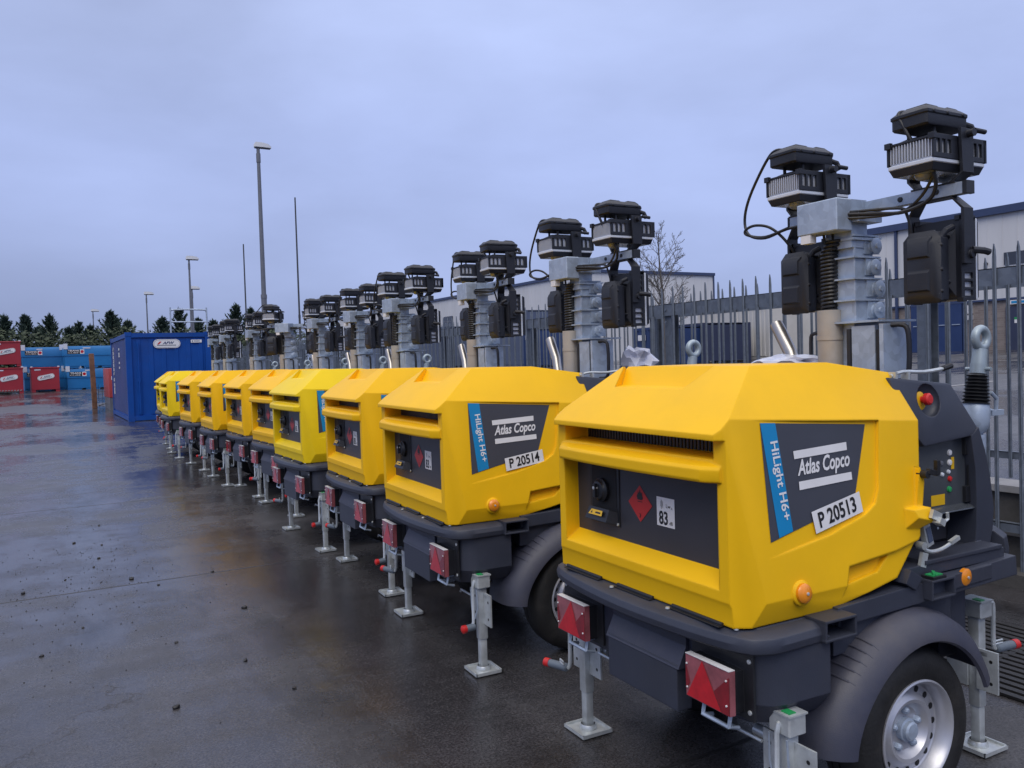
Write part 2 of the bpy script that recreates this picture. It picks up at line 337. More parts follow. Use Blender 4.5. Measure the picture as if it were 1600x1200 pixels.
def make_hood_mesh():
    bm = bmesh.new()
    mb = MB(); mb.bb(-.735, .20, -.56, .56, .752, 1.537); bm = mb.bm
    bmesh.ops.recalc_face_normals(bm, faces=bm.faces)
    def cutp(p, n):
        r = bmesh.ops.bisect_plane(bm, geom=bm.verts[:] + bm.edges[:] + bm.faces[:], plane_co=p, plane_no=n, clear_outer=True)
        ed = [e for e in bm.edges if e.is_boundary]
        if ed: bmesh.ops.holes_fill(bm, edges=ed)
    def plane3(a, b, c, inside=(-.3, 0, 1.1)):
        a, b, c = Vector(a), Vector(b), Vector(c); n = (b - a).cross(c - a).normalized()
        if n.dot(Vector(inside) - a) > 0: n = -n
        cutp(a, n)
    for s in (-1, 1):
        cutp((0, s * .53, .75), (0, s, .12))
        plane3((0, s * yS(.825), .825), (1, s * yS(.825), .825), (0, s * .498, .752))
        plane3((-.694, s * .4545, 1.381), (.194, s * .461, 1.324), (-.3, s * .335, 1.534))
        plane3((-.705, s * .465, .80), (-.60, s * .526, .80), (-.722, s * .452, 1.375))
    plane3((-.1, 0, 1.537), (-.1, 1, 1.537), (.20, 0, 1.492))
    plane3((.20, 0, 1.49), (.20, 1, 1.49), (.194, 0, 1.324))
    plane3((.194, 0, 1.324), (.194, 1, 1.324), (.130, 0, .935))
    plane3((.130, 0, .935), (.130, 1, .935), (.006, 0, .808))
    plane3((.006, 0, .808), (.006, 1, .808), (-.276, 0, .757))
    plane3((-.735, 0, 1.336), (-.735, 1, 1.336), (-.47, 0, 1.540))
    mb.bevel(.016, 3, 12)
    me = mb.mesh('hood', M['yellow'], None)
    ob = bpy.data.objects.new('hood', me); C.objects.link(ob)
    cutters = []
    def cutter(mb):
        mb.clean(); me = bpy.data.meshes.new('c'); mb.bm.to_mesh(me); mb.bm.free(); c = bpy.data.objects.new('c', me); C.objects.link(c); cutters.append(c)
    k = MB(); k.bb(-.85, -.704, -.7, .7, .826, 1.318); cutter(k)
    k = MB(); k.prism([(-.85, .70), (-.692, .70), (-.698, .812), (-.7042, .8262), (-.85, .8262)], -.7, .7); cutter(k)
    k = MB(); k.prism([(-.85, .835), (-.705, .858), (-.640, .902), (-.640, 1.20), (-.85, 1.20)], -.425, .425); cutter(k)
    k = MB(); k.prism([(-.85, 1.25), (-.60, 1.262), (-.60, 1.3185), (-.85, 1.3185)], -.412, .412); cutter(k)
    zb = 1.466; x0, x1, x2 = -.64, -.50, -.395
    k = MB(); k.hexa([(x0, -.115, zb - .008), (x0, .21, zb - .008), (x1, .31, zb), (x1, -.135, zb), (x0 - .06, -.20, 1.60), (x0 - .06, .31, 1.60), (x2, .385, 1.60), (x2, -.215, 1.60)]); cutter(k)
    for s in (-1, 1):
        P = [(-.60, .950), (-.30, .992), (-.13, 1.035), (-.075, 1.065), (-.05, 1.11), (-.035, 1.20), (-.01, 1.337), (-.30, 1.353), (-.60, 1.372)]
        d = [.000, .008, .012, .0125, .013, .013, .013, .008, .000]
        k = MB(); k.loft([[(x, s * .6, z) for x, z in P], [(x, s * (yS(z) - q + .0005), z) for (x, z), q in zip(P, d)]]); cutter(k)
        P = [(-.282, .73), (-.235, .883), (.0, .902), (.25, .945), (.25, .73)]
        k = MB(); k.loft([[(x, s * .6, z) for x, z in P], [(x, s * (min(yS(z), .5216) - .011), z) for x, z in P]]); cutter(k)
        P = [(-.228, .874), (-.030, .890), (-.085, .842), (-.243, .822)]
        k = MB(); k.loft([[(x, s * .6, z) for x, z in P], [(x, s * (yS(z) - .032), z) for x, z in P]]); cutter(k)
    for c in cutters:
        m = ob.modifiers.new('b', 'BOOLEAN'); m.operation = 'DIFFERENCE'; m.object = c; m.solver = 'EXACT'
    dg = bpy.context.evaluated_depsgraph_get(); dg.update()
    res = bpy.data.meshes.new_from_object(ob.evaluated_get(dg))
    bpy.data.objects.remove(ob)
    for c in cutters: bpy.data.objects.remove(c)
    # shelf between the two rear openings, bowed outwards, and the rounded frame of the lower opening
    mb = MB(); mb.bm.from_mesh(res)
    rings = []
    for i in range(19):
        y = -.444 + .888 * i / 18; u = abs(y) / .444
        xf = -.742 - .022 * (1 - u * u) + (.030 if u > .97 else (.010 if u > .9 else 0))
        rings.append([(-.62, y, 1.192), (xf + .02, y, 1.186), (xf + .004, y, 1.190), (xf, y, 1.198), (xf, y, 1.228), (xf + .008, y, 1.238), (-.68, y, 1.256), (-.62, y, 1.263)])
    mb.loft(rings)
    for s in (-1, 1):   # latch cheek, finger tab and key boss on the front edge of the hood
        y = s * .503
        mb.hexa([(.118, y, 1.02), (.150, y, 1.02), (.162, y, 1.12), (.140, y, 1.17), (.118, y - s * .02, 1.02), (.150, y - s * .02, 1.02), (.162, y - s * .03, 1.12), (.140, y - s * .03, 1.17)])
        mb.loft([[(.06, s * .497, 1.035), (.06, s * .502, .965), (.125, s * .500, .955), (.135, s * .492, 1.04)], [(.075, s * .525, 1.03), (.085, s * .535, 1.005), (.165, s * .535, .985), (.170, s * .52, 1.03)]])
    mb.clean(); bmesh.ops.recalc_face_normals(mb.bm, faces=mb.bm.faces)
    out = mb.mesh('hood', M['yellow'], 26, recalc=False)
    bpy.data.meshes.remove(res)
    return out

def sweep_plan(mb, path, sec):
    """path: 2d plan points; sec: (inward, z) section; inward is to the left of travel"""
    rings = []; n = len(path)
    for i, p in enumerate(path):
        a = Vector(path[max(i - 1, 0)]); b = Vector(path[min(i + 1, n - 1)]); t = (b - a).normalized(); nn = Vector((-t.y, t.x))
        rings.append([(p[0] + nn.x * d, p[1] + nn.y * d, z) for d, z in sec])
    return mb.loft(rings)

def lerp_pts(pts, k=4):
    """Catmull-Rom smoothing of a polyline"""
    P = [Vector(p) for p in pts]; out = []
    for i in range(len(P) - 1):
        p0, p1, p2, p3 = P[max(i - 1, 0)], P[i], P[i + 1], P[min(i + 2, len(P) - 1)]
        for j in range(k):
            t = j / k
            out.append(.5 * ((2 * p1) + (-p0 + p2) * t + (2 * p0 - 5 * p1 + 4 * p2 - p3) * t * t + (-p0 + 3 * p1 - 3 * p2 + p3) * t ** 3))
    return out + [P[-1]]

MX, MY = .49, .03          # mast axis

def make_tower():
    T = thing('light_tower', 'tmp', 'light tower')
    # ---- hood and what is on it
    hood = bpy.data.objects.new('hood', make_hood_mesh()); C.objects.link(hood); hood.parent = T
    for s in (-1, 1):
        yy = lambda x, z: s * (yS(z) - max(0, min(.013, (x + .60) / .60 * .0145)) + .0022)
        q = lambda x, z: (x, yy(x, z), z)
        if s == 1: q = lambda x, z: (x, yS(z) - max(0, min(.013, (x + .60) / .60 * .0145)) + .0022, z)
        mb = MB()
        mb.faces([q(-.556, 1.362), q(-.068, 1.327), q(-.166, 1.083), q(-.565, 1.001)], [(0, 1, 2, 3)])
        dec = mb.build('side_decal', M['decal'], hood, ang=None)
        mb = MB(); o = Vector((0, s * .0012, 0))
        q2 = lambda x, z: Vector(q(x, z)) + o
        mb.faces([q2(-.556, 1.362), q2(-.491, 1.358), q2(-.466, 1.0235), q2(-.529, 1.0105)], [(0, 1, 2, 3)])
        mb.mi = 1
        for P in ([(-.427, 1.266), (-.175, 1.276), (-.176, 1.250), (-.426, 1.241)], [(-.417, 1.170), (-.167, 1.178), (-.167, 1.153), (-.418, 1.144)]):
            mb.faces([q2(*p) + o for p in P], [(0, 1, 2, 3)])
        if s == -1:
            e1 = (Vector(q(-.17, 1.2)) - Vector(q(-.42, 1.19))).normalized(); e2 = (Vector(q(-.42, 1.3)) - Vector(q(-.42, 1.19))).normalized()
            text_mb(mb, 'Atlas Copco', .047, q2(-.418, 1.190) + o, e1, e2, shear=.28, bold=.026, width=.250)
            d1 = (Vector(q(-.494, 1.03)) - Vector(q(-.522, 1.36))).normalized(); d2 = Vector((1, 0, .08)).normalized()
            text_mb(mb, 'HiLight H6+', .030, q2(-.5225, 1.302) + o, d1, d2, bold=.016, width=.245)
        mb.build('decal_lettering', [M['blue'], M['white']], dec, ang=None, recalc=False)
        mb = MB(); c = (-.46, s * (yS(.835) - .002), .835)
        mb.lathe([(.040, 0), (.039, .004), (.031, .008)], c, (0, s, .12), 28)
        mb.mi = 1; mb.lathe([(.031, .006), (.030, .016), (.024, .022), (.012, .025), (0.0001, .026)], c, (0, s, .12), 28)
        mb.mi = 2; mb.lathe([(.005, .024), (.005, .029), (.0001, .030)], c, (0, s, .12), 10)
        mb.build('side_marker', [M['yellow'], M['amber'], M['zinc']], hood)
    mb = MB(); mb.box((.175, -.545, .985), (.03, .03, .022), ry=.5); mb.tube([(.19, -.55, .98), (.215, -.55, .99), (.21, -.552, 1.012)], .006, 6)
    mb.box((.165, -.54, 1.005), (.05, .012, .03), ry=.4); mb.build('hood_catch', M['zinc'], hood)
    mb = MB(); mb.cyl((.15, -.49, 1.145), (.15, -.525, 1.145), .014, 14); mb.box((.178, -.522, 1.150), (.05, .014, .018), ry=.25); mb.box((.20, -.524, 1.165), (.016, .014, .05))
    mb.build('key_latch', M['black'], hood)
    # ---- rear panel inside the lower opening
    xp = -.6415
    mb = MB(); mb.bb(xp, -.63, -.424, .424, .885, 1.20)
    rp = mb.build('rear_panel', M['panel'], T)
    mb = MB()
    for i in range(46): mb.bb(-.606, -.600, -.40 + i * .0175, -.39 + i * .0175, 1.264, 1.318)
    mb.mi = 1; mb.bb(-.5995, -.59, -.412, .412, 1.262, 1.3185); mb.build('vent_grille', [M['black'], M['dark']], T)
    mb = MB(); mb.bb(xp - .004, xp, .150, .335, .945, 1.19); mb.mi = 1; mb.bb(xp - .0055, xp - .004, .165, .320, .985, 1.18); mb.mi = 0
    mb.hexa([(xp - .004, .16, .955), (xp - .05, .175, .965), (xp - .05, .31, .965), (xp - .004, .325, .955), (xp - .004, .165, 1.0), (xp - .03, .18, 1.01), (xp - .03, .305, 1.01), (xp - .004, .32, 1.0)])
    mb.mi = 2
    for y, z in ((.325, .955), (.160, .955)): mb.lathe([(.006, 0), (.005, .004), (.0001, .005)], (xp - .004, y, z), (-1, 0, 0), 10)
    fb = mb.build('fuel_filler_box', [M['black'], M['dark'], M['zinc']], rp)
    mb = MB(); mb.lathe([(.045, .0), (.045, .014), (.038, .018), (.034, .026), (.026, .029), (.0001, .030)], (xp - .005, .25, 1.075), (-1, 0, 0), 20)
    mb.bb(xp - .048, xp - .02, .243, .257, 1.05, 1.10); mb.mi = 1; mb.lathe([(.009, .03), (.006, .050), (.0001, .051)], (xp, .25, 1.085), (-1, 0, 0), 12)
    mb.build('fuel_cap', [M['black'], M['zinc']], rp)
    mb = MB(); mb.faces([(xp - .051, .285, .985), (xp - .051, .20, .985), (xp - .0415, .205, 1.003), (xp - .0415, .275, 1.003)], [(0, 1, 2, 3)])
    mb.mi = 1; mb.faces([(xp - .0485, .245, .991), (xp - .0485, .212, .991), (xp - .046, .213, .997), (xp - .046, .243, .997)], [(0, 1, 2, 3)])
    mb.mi = 1; mb.faces([(xp - .049, .274, .989), (xp - .049, .262, .989), (xp - .044, .267, 1.000)], [(0, 1, 2)])
    mb.build('yellow_warning_label', [M['ylabel'], M['ink']], rp, ang=None)
    mb = MB(); c = (.030, 1.052); r = .066
    mb.faces([(xp - .0015, c[0], c[1] + r), (xp - .0015, c[0] - r * 1.02, c[1]), (xp - .0015, c[0], c[1] - r), (xp - .0015, c[0] + r * 1.02, c[1])], [(0, 1, 2, 3)])
    mb.mi = 1   # flame
    fl = [(-.012, 1.066), (-.016, 1.078), (-.010, 1.088), (-.009, 1.096), (-.003, 1.089), (.0, 1.104), (.006, 1.090), (.012, 1.094), (.013, 1.080), (.016, 1.074), (.011, 1.066)]
    vs = [(xp - .0025, c[0] - a * 1.1, z) for a, z in fl]; mb.faces(vs, [tuple(range(len(vs)))])
    mb.faces([(xp - .0025, c[0] + .014, 1.061), (xp - .0025, c[0] - .014, 1.061), (xp - .0025, c[0] - .014, 1.0585), (xp - .0025, c[0] + .014, 1.0585)], [(0, 1, 2, 3)])
    text_mb(mb, '3', .014, (xp - .0025, c[0], 1.003), (0, -1, 0), (0, 0, 1), 'c', bold=.02)
    mb.build('flammable_diamond', [M['haz'], M['ink']], rp, ang=None)
    mb = MB(); mb.faces([(xp - .0015, -.062, 1.092), (xp - .0015, -.155, 1.092), (xp - .0015, -.155, .992), (xp - .0015, -.062, .992)], [(0, 1, 2, 3)])
    mb.mi = 1
    text_mb(mb, '83', .044, (xp - .0025, -.074, 1.000), (0, -1, 0), (0, 0, 1), bold=.025, width=.046)
    text_mb(mb, 'Lw', .014, (xp - .0025, -.112, 1.058), (0, -1, 0), (0, 0, 1)); text_mb(mb, 'A', .008, (xp - .0025, -.138, 1.055), (0, -1, 0), (0, 0, 1)); text_mb(mb, 'dB', .012, (xp - .0025, -.128, 1.002), (0, -1, 0), (0, 0, 1))
    for i in range(3):
        a = [(-.076 - .012 * cos(t) * (1 + i * .55) * .7, 1.068 + .011 * sin(t) * (1 + i * .4)) for t in [-.9 + 1.8 * j / 6 for j in range(7)]]
        b = [(y - .0016, z) for y, z in a]
        vs = [(xp - .0025, *p) for p in a] + [(xp - .0025, *p) for p in b]
        mb.faces(vs, [(j, j + 1, 8 + j, 7 + j) for j in range(6)])
    mb.build('noise_label', [M['white'], M['ink']], rp, ang=None)
    # ---- chassis
    mb = MB()
    plan = lerp_pts([(-.41, -.560, 0), (-.58, -.566, 0), (-.645, -.555, 0), (-.700, -.505, 0), (-.742, -.32, 0), (-.765, -.0, 0), (-.742, .32, 0), (-.700, .505, 0), (-.645, .555, 0), (-.58, .566, 0), (-.41, .560, 0)], 3)
    path = [(p.x, p.y) for p in plan][::-1]
    sweep_plan(mb, path, [(.012, .682), (.0, .690), (-.004, .712), (.004, .732), (.024, .744), (.10, .748), (.10, .690)])
    mb.mi = 0
    mb.prism([(-.41, -.50), (-.62, -.50), (-.668, -.45), (-.69, -.2), (-.69, .2), (-.668, .45), (-.62, .50), (-.41, .50)], .70, .7485, 'z')
    tub = [(-.38, -.555), (-.56, -.55), (-.61, -.535), (-.645, -.50), (-.655, -.45), (-.655, .45), (-.645, .50), (-.61, .535), (-.56, .55), (-.38, .555)]
    low = [(-.38, -.50), (-.55, -.50), (-.59, -.49), (-.63, -.46), (-.64, -.42), (-.64, .42), (-.63, .46), (-.59, .49), (-.55, .50), (-.38, .50)]
    mb.loft([[(x, y, .45) for x, y in low], [(x, y, .52) for x, y in tub], [(x, y, .70) for x, y in tub]])
    mb.bb(-.38, .58, -.36, .36, .42, .72); mb.bb(.58, .80, -.22, .22, .48, .72); mb.bb(-.30, .30, -.50, .50, .60, .73)
    for s in (-1, 1):
        mb.hexa([(-.30, s * .40, .70), (.66, s * .40, .70), (.66, s * .524, .725), (-.30, s * .524, .70), (-.30, s * .40, .765), (.66, s * .40, .80), (.66, s * .520, .795), (-.30, s * .520, .760)])
        mb.bb(.30, .455, s * .33, s * .455, .46, .735)
        mb.hexa([(.02, s * .42, .79), (.07, s * .42, .76), (.07, s * .53, .76), (.02, s * .53, .79), (.04, s * .42, .835), (.10, s * .42, .80), (.10, s * .535, .80), (.04, s * .535, .835)])
    mb.prism([(.25, -.535), (.50, -.525), (.655, -.45), (.74, -.39), (.84, -.26), (.90, 0), (.84, .26), (.74, .39), (.655, .45), (.50, .525), (.25, .535)], .735, .785, 'z')
    ch = mb.build('chassis', M['slate'], T, ang=32)
    mb = MB()
    fp = lerp_pts([(.725, -.425, 0), (.82, -.375, 0), (.895, -.22, 0), (.92, 0, 0), (.895, .22, 0), (.82, .375, 0), (.725, .425, 0)], 4)
    sweep_plan(mb, [(p.x, p.y) for p in fp], [(-.012, .70), (-.02, .78), (-.012, .835), (.02, .86), (.06, .855), (.085, .82), (.085, .70)])
    mb.build('front_bumper', M['slate'], T)
    mb = MB()   # number plate box and its pale upper strip
    mb.bb(-.70, -.64, -.215, .165, .405, .56); mb.mi = 1
    mb.hexa([(-.703, -.225, .548), (-.64, -.225, .548), (-.64, .175, .548), (-.703, .175, .548), (-.668, -.225, .618), (-.64, -.225, .618), (-.64, .175, .618), (-.668, .175, .618)])
    mb.mi = 0; mb.bb(-.668, -.64, -.225, .175, .618, .69)
    mb.build('lower_rear_box', [M['slate'], M['fender']], T)
    def screw(p, ax):
        mb = MB(); mb.lathe([(.008, 0), (.007, .005), (.0001, .006)], p, ax, 10); mb.build('screw', M['zinc'], ch)
    for y in (-.47, -.20, .10, .45): screw((-.683 - .045 * (1 - (y / .47) ** 2), y, .7475), (0, 0, 1))
    for s in (-1, 1):
        for z in (.655, .50): screw((-.662, s * .50, z), (-1, 0, 0))
    for y0, y1 in ((-.43, -.20), (-.10, .10), (.20, .43)):
        mb = MB(); mb.tube([(-.699, y0, .7545), (-.699, y1, .7545)], .0065, 8); mb.bb(-.716, -.69, y0, y1, .747, .7505); mb.build('hinge', M['black'], ch)
    for s in (-1, 1):   # fork pockets
        for x0, x1, z0, z1 in ((-.425, -.285, .688, .754), (.118, .245, .722, .790)):
            mb = MB(); w = .008; y0, y1 = s * .36, s * (.578 if x0 < 0 else .556)
            mb.bb(x0, x1, y0, y1, z0, z0 + w); mb.bb(x0, x1, y0, y1, z1 - w, z1); mb.bb(x0, x0 + w, y0, y1, z0 + w, z1 - w); mb.bb(x1 - w, x1, y0, y1, z0 + w, z1 - w)
            mb.mi = 1; mb.bb(x0 + w, x1 - w, s * .40, s * .41, z0 + w, z1 - w)
            fpk = mb.build('fork_pocket', [M['slate'], M['dark']], ch)
            if x0 > 0:
                mb = MB(); mb.box((.165, s * .53, .795), (.07, .045, .010)); mb.mi = 1; mb.box((.165, s * .53, .8015), (.052, .030, .004)); mb.box((.165, s * .53, .806), (.045, .01, .006), rz=.7)
                mb.build('tie_down_mark', [M['black'], M['green']], fpk)
        mb = MB(); c = (.343, s * .520, .765)
        mb.lathe([(.030, .0), (.030, .012), (.022, .017), (.0001, .019)], c, (0, s, 0), 24); mb.mi = 1; mb.lathe([(.005, .018), (.005, .022), (.0001, .023)], c, (0, s, 0), 10)
        mb.build('side_marker', [M['amber'], M['zinc']], ch)
    # ---- tail lights
    for s in (-1, 1):
        y0, y1 = (.285, .478) if s > 0 else (-.478, -.285); z0, z1 = .492, .628; x = -.722
        mb = MB(); mb.bb(-.70, -.655, y0 + .002, y1 - .002, z0 + .004, z1 - .004)
        mb.prism([(.25, .475), (.515, .475), (.515, .685), (.25, .685)] if s > 0 else [(-.515, .475), (-.25, .475), (-.25, .685), (-.515, .685)], -.6545, -.6635, 'x')
        tl = mb.build('tail_light', M['black'], T)
        mb = MB()
        mb.bb(x, -.70, y0, y1, z0, z1)                       # lens body, material 0 smoky
        mb.mi = 1; ym = (y0 + y1) / 2 + s * .0; e = x - .0022
        tri = lambda P, d=0: mb.faces([(e - d, y, z) for y, z in P], [tuple(range(len(P)))])
        w_ = y1 - y0; ap = (.40 if s < 0 else .52); hh = z1 - z0
        tri([(y1 - .004, z0 + .003), (y1 - ap * w_, z1 - .002), (y0 + .19 * w_, z0 + .003)])   # triangle reflector
        mb.mi = 2
        tri([(y0 + .001, z0 + .002), (y0 + .001, z1 - .12 * hh), (y0 + .34 * w_, z0 + .42 * hh), (y0 + .185 * w_, z0 + .002)])
        tri([(y1 - .001, z0 + .02), (y1 - .001, z1 - .03), (y1 - .10 * w_, z0 + .34 * hh)])
        mb.mi = 3
        for y, z in ((y0 + .012, z0 + .03), (y0 + .012, z1 - .03), (y1 - .008, z1 - .03), (y1 - .008, z0 + .03)): mb.lathe([(.0035, 0), (.003, .003), (.0001, .0035)], (e, y, z), (-1, 0, 0), 8)
        mb.bb(e, -.70, y0, y1, z1, z1 + .002)
        mb.build('lens', [M['clear'], M['refl'], M['refl_dark'], M['white']], tl, ang=None)
        mb = MB()
        for yy in (y0 + .03, y1 - .05): mb.tube([(-.69, yy, .49), (-.70, yy, .445), (-.66, yy, .435)], .007, 6)
        mb.tube([(-.70, y0 + .03, .445), (-.70, y1 - .05, .445)], .007, 6); mb.bb(-.70, -.66, y0 + .02, y1 - .04, .485, .490)
        mb.build('lashing_bracket', M['galv'], tl)
    # ---- wheels and mudguards
    WX, WZ = .030, .29
    for s in (-1, 1):
        W = None
        mb = MB(); c = (WX, s * .385, WZ); ax = (0, s, 0)
        mb.lathe([(.170, .010), (.180, .002), (.215, -.004), (.255, .004), (.276, .020), (.285, .040), (.289, .055), (.283, .056), (.283, .061), (.290, .062), (.290, .086), (.284, .087), (.284, .092), (.290, .093), (.290, .118), (.285, .135), (.276, .157), (.262, .172), (.240, .181), (.215, .182), (.192, .176), (.180, .170), (.172, .160), (.17, .09)], c, ax, 64, close=True)
        W = mb.build('wheel', M['rubber'], T)
        mb = MB()
        mb.lathe([(.165, .02), (.168, .08), (.168, .150), (.174, .166), (.182, .172), (.183, .178), (.177, .181), (.170, .176), (.163, .160), (.158, .150), (.153, .132), (.148, .128), (.128, .130), (.118, .140), (.106, .148), (.094, .145), (.084, .130), (.074, .120), (.050, .118), (.0001, .118)], c, ax, 56)
        mb.mi = 1  # flat near-black discs, the shade of the rim holes painted on
        for k in range(16):
            a = 2 * pi * k / 16; p = Vector(c) + Vector((cos(a) * .1375, s * .1305, sin(a) * .1375))
            mb.T = Matrix.Translation(p) @ Matrix.Rotation(-a, 4, 'Y'); mb.lathe([(.0115, 0), (.0001, .0005)], (0, 0, 0), ax, 14); mb.T = Matrix()
        mb.mi = 2
        mb.lathe([(.040, .11), (.039, .136), (.033, .138), (.032, .150), (.026, .155), (.0001, .156)], c, ax, 24)
        for k in range(5):
            a = 2 * pi * k / 5 + .3; p = Vector(c) + Vector((cos(a) * .064, 0, sin(a) * .064))
            mb.lathe([(.013, .117), (.012, .132), (.007, .138), (.0001, .139)], p, ax, 8)
        mb.build('rim', [M['rim'], M['dark'], M['galv']], W)
        # mudguard: crown section swept round the wheel
        mb = MB(); rings = []
        n = 26
        for i in range(n + 1):
            a = radians(176) - radians(176 - 20) * i / n      # from rear, over the top, to the front
            ca, sa = cos(a), sin(a)
            k = 1.0 + .10 * max(0, -ca) ** 3
            sec = [(.318, .596), (.325, .606), (.340, .604), (.372, .588), (.402, .560), (.415, .520), (.418, .46), (.418, .37)]
            sec_in = [(.410, .37), (.410, .46), (.405, .518), (.394, .555), (.366, .580), (.335, .597)]
            rings.append([(WX + ca * r * k, s * y, WZ - .002 + sa * r * (1 if sa > .2 else 1)) for r, y in sec + sec_in])
        mb.loft(rings)
        for j in range(5):     # ribs moulded on the rear shoulder
            a = radians(122 + j * 5.0); k = 1.0 + .10 * max(0, -cos(a)) ** 3
            pts = [(WX + cos(a) * r * k, s * y, WZ + sin(a) * r) for r, y in ((.4165, .40), (.4185, .46), (.4155, .52), (.402, .555), (.386, .573))]
            mb.tube(pts, [.001, .0035, .0035, .0035, .001], 6)
        mb.build('mudguard', M['fender'], T, ang=40)
    # ---- jacks
    def jack(x, y, zt, crank):
        mb = MB(); w = .045; sx = -1 if x < 0 else 1
        mb.box((x, y, (.17 + zt - .06) / 2), (w, w, zt - .06 - .17)); mb.box((x, y, .11), (w * .82, w * .82, .20))
        j = mb.bevel(.006, 2).build('jack', M['zinc'], T)
        mb = MB(); mb.box((x, y, .011), (.140, .140, .005))
        for a, b, cx, cy in ((.146, .006, 0, -.070), (.146, .006, 0, .070), (.006, .146, -.070, 0), (.006, .146, .070, 0)): mb.box((x + cx, y + cy, .0145), (a, b, .015))
        mb.lathe([(.036, .014), (.036, .022), (.030, .034)], (x, y, 0), (0, 0, 1), 18); mb.build('foot_plate', M['zinc'], j)
        mb = MB(); mb.box((x, y, zt - .033), (.072, .082, .066)); mb.bevel(.005, 1); mb.box((x - sx * 0, y, zt - .001), (.078, .088, .006)); mb.mi = 1; mb.box((x - .012, y - .016, zt + .003), (.028, .032, .004))
        mb.build('gearbox_cap', [M['zinc'], M['green']], j)
        mb = MB(); xb = x + (.006 if x < 0 else -.030)
        mb.bb(xb - .004, xb + .004, y - .100, y - .018, .25, .41); mb.bb(xb - .004, xb + .004, y + .018, y + .100, .25, .41); mb.bb(xb - .004, xb + .012, y - .06, y + .06, .385, .40)
        mb.mi = 1
        for dy in (-.074, .074):
            for z in (.285, .37): mb.lathe([(.007, .0045), (.0001, .005)], (xb, y + dy, z), (-1, 0, 0), 10)
        mb.mi = 0
        mb.cyl((xb + .03, y - .03 if y > 0 else y + .03, .37), (xb + .03, y + (.16 if y < 0 else -.12), .37), .020, 14); mb.tube([(xb - .01, y + .10 * (1 if y < 0 else -1), .365), (xb - .01, y + .235 * (1 if y < 0 else -1), .365), (xb - .01, y + .245 * (1 if y < 0 else -1), .35)], .006, 6)
        mb.build('clamp_bracket', [M['zinc'], M['dark']], j)
        if crank == 'down':
            mb = MB(); xr = x - .036
            mb.tube([(x - .03, y, zt - .03), (xr, y, zt - .032), (xr - .008, y, zt - .06), (xr - .008, y + .004, zt - .24), (xr - .02, y, zt - .262)], .0085, 8)
            mb.mi = 1; mb.tube([(xr - .004, y + .035, zt - .07), (xr, y + .038, zt - .16), (xr - .008, y + .004, zt - .245), (xr, y - .036, zt - .16), (xr - .004, y - .034, zt - .07)], .0035, 6)
            cr = mb.build('crank', [M['zinc'], M['galv']], j)
            mb = MB(); mb.cyl((xr - .005, y, zt - .262), (xr - .05, y, zt - .266), .018, 14); mb.mi = 1; mb.lathe([(.018, 0), (.021, .006), (.021, .022), (.012, .028), (.0001, .029)], (xr - .05, y, zt - .266), (-1, 0, -.09), 14)
            mb.build('handle', [M['grip'], M['red']], cr)
        else:
            mb = MB(); d = crank
            if d == 'rear':
                pts = [(x - .03, y, zt - .03), (x - .06, y + .01, zt - .035), (x - .068, y + .015, zt - .06), (x - .068, y + .02, zt - .20), (x - .075, y + .03, zt - .225)]; h0 = Vector(pts[-1]); h1 = h0 + Vector((-.045, .115, .0))
            else:
                pts = [(x + .03, y, zt - .02), (x + .075, y - .01, zt - .022), (x + .088, y - .012, zt - .045), (x + .088, y - .012, zt - .19), (x + .098, y - .014, zt - .21)]; h0 = Vector(pts[-1]); h1 = h0 + Vector((.118, -.02, .004))
            mb.tube(lerp_pts(pts, 3), .0085, 8); mb.tube([h0 + Vector((-.02, 0, .03)), h0 + (h1 - h0) * .3 + Vector((0, 0, .03)), h0 + (h1 - h0) * .3 + Vector((0, 0, .018)), h0 + Vector((-.02, 0, .018))], .0035, 6)
            cr = mb.build('crank', M['zinc'], j)
            mb = MB(); mb.tube([h0, h0 + (h1 - h0) * .05, h0 + (h1 - h0) * .75], [.012, .018, .017], 14); mb.mi = 1
            u = h1 - h0; mb.tube([h0 + u * .75, h0 + u * .95, h1], [.019, .019, .008], 14); mb.build('handle', [M['grip'], M['red']], cr)
        return j
    jack(-.555, -.541, .50, 'down'); jack(-.545, .548, .50, 'rear'); jack(.675, -.36, .59, 'front'); jack(.675, .36, .59, 'front')
    # ---- front cowl with control panel
    mb = MB()
    yc = .425
    for s in (-1, 1):
        y0, y1 = s * yc, s * (yc - .05)
        pil = [(.560, 1.250), (.592, 1.272), (.632, 1.18), (.660, 1.08), (.682, .96), (.672, .88), (.645, .79), (.555, .79), (.572, .90), (.575, 1.0), (.570, 1.12), (.545, 1.245)]
        mb.loft([[(x, s * (yc + .004), z) for x, z in pil], [(x, s * .30, z) for x, z in pil]])
        mb.loft([[(x, s * .33, z) for x, z in [(.655, 1.20), (.70, 1.12), (.735, 1.0), (.735, .80), (.69, .80)]], [(x, s * .22, z) for x, z in [(.655, 1.20), (.72, 1.12), (.77, 1.0), (.77, .80), (.69, .80)]]])
        mb.bb(.05, .62, s * .30, s * .50, .79, .828); mb.bb(.16, .60, s * .42, s * .505, .828, .842)
    mb.loft([[(x, y, z) for y in (-.28, .28)] + [(x2, y, z2) for y in (.28, -.28)] for x, z, x2, z2 in ((.16, 1.475, .16, 1.40), (.43, 1.445, .43, 1.36), (.62, 1.265, .57, 1.21), (.735, 1.06, .66, 1.03), (.76, .80, .68, .80))])
    cw = mb.build('front_cowl', M['slate'], T, ang=30)
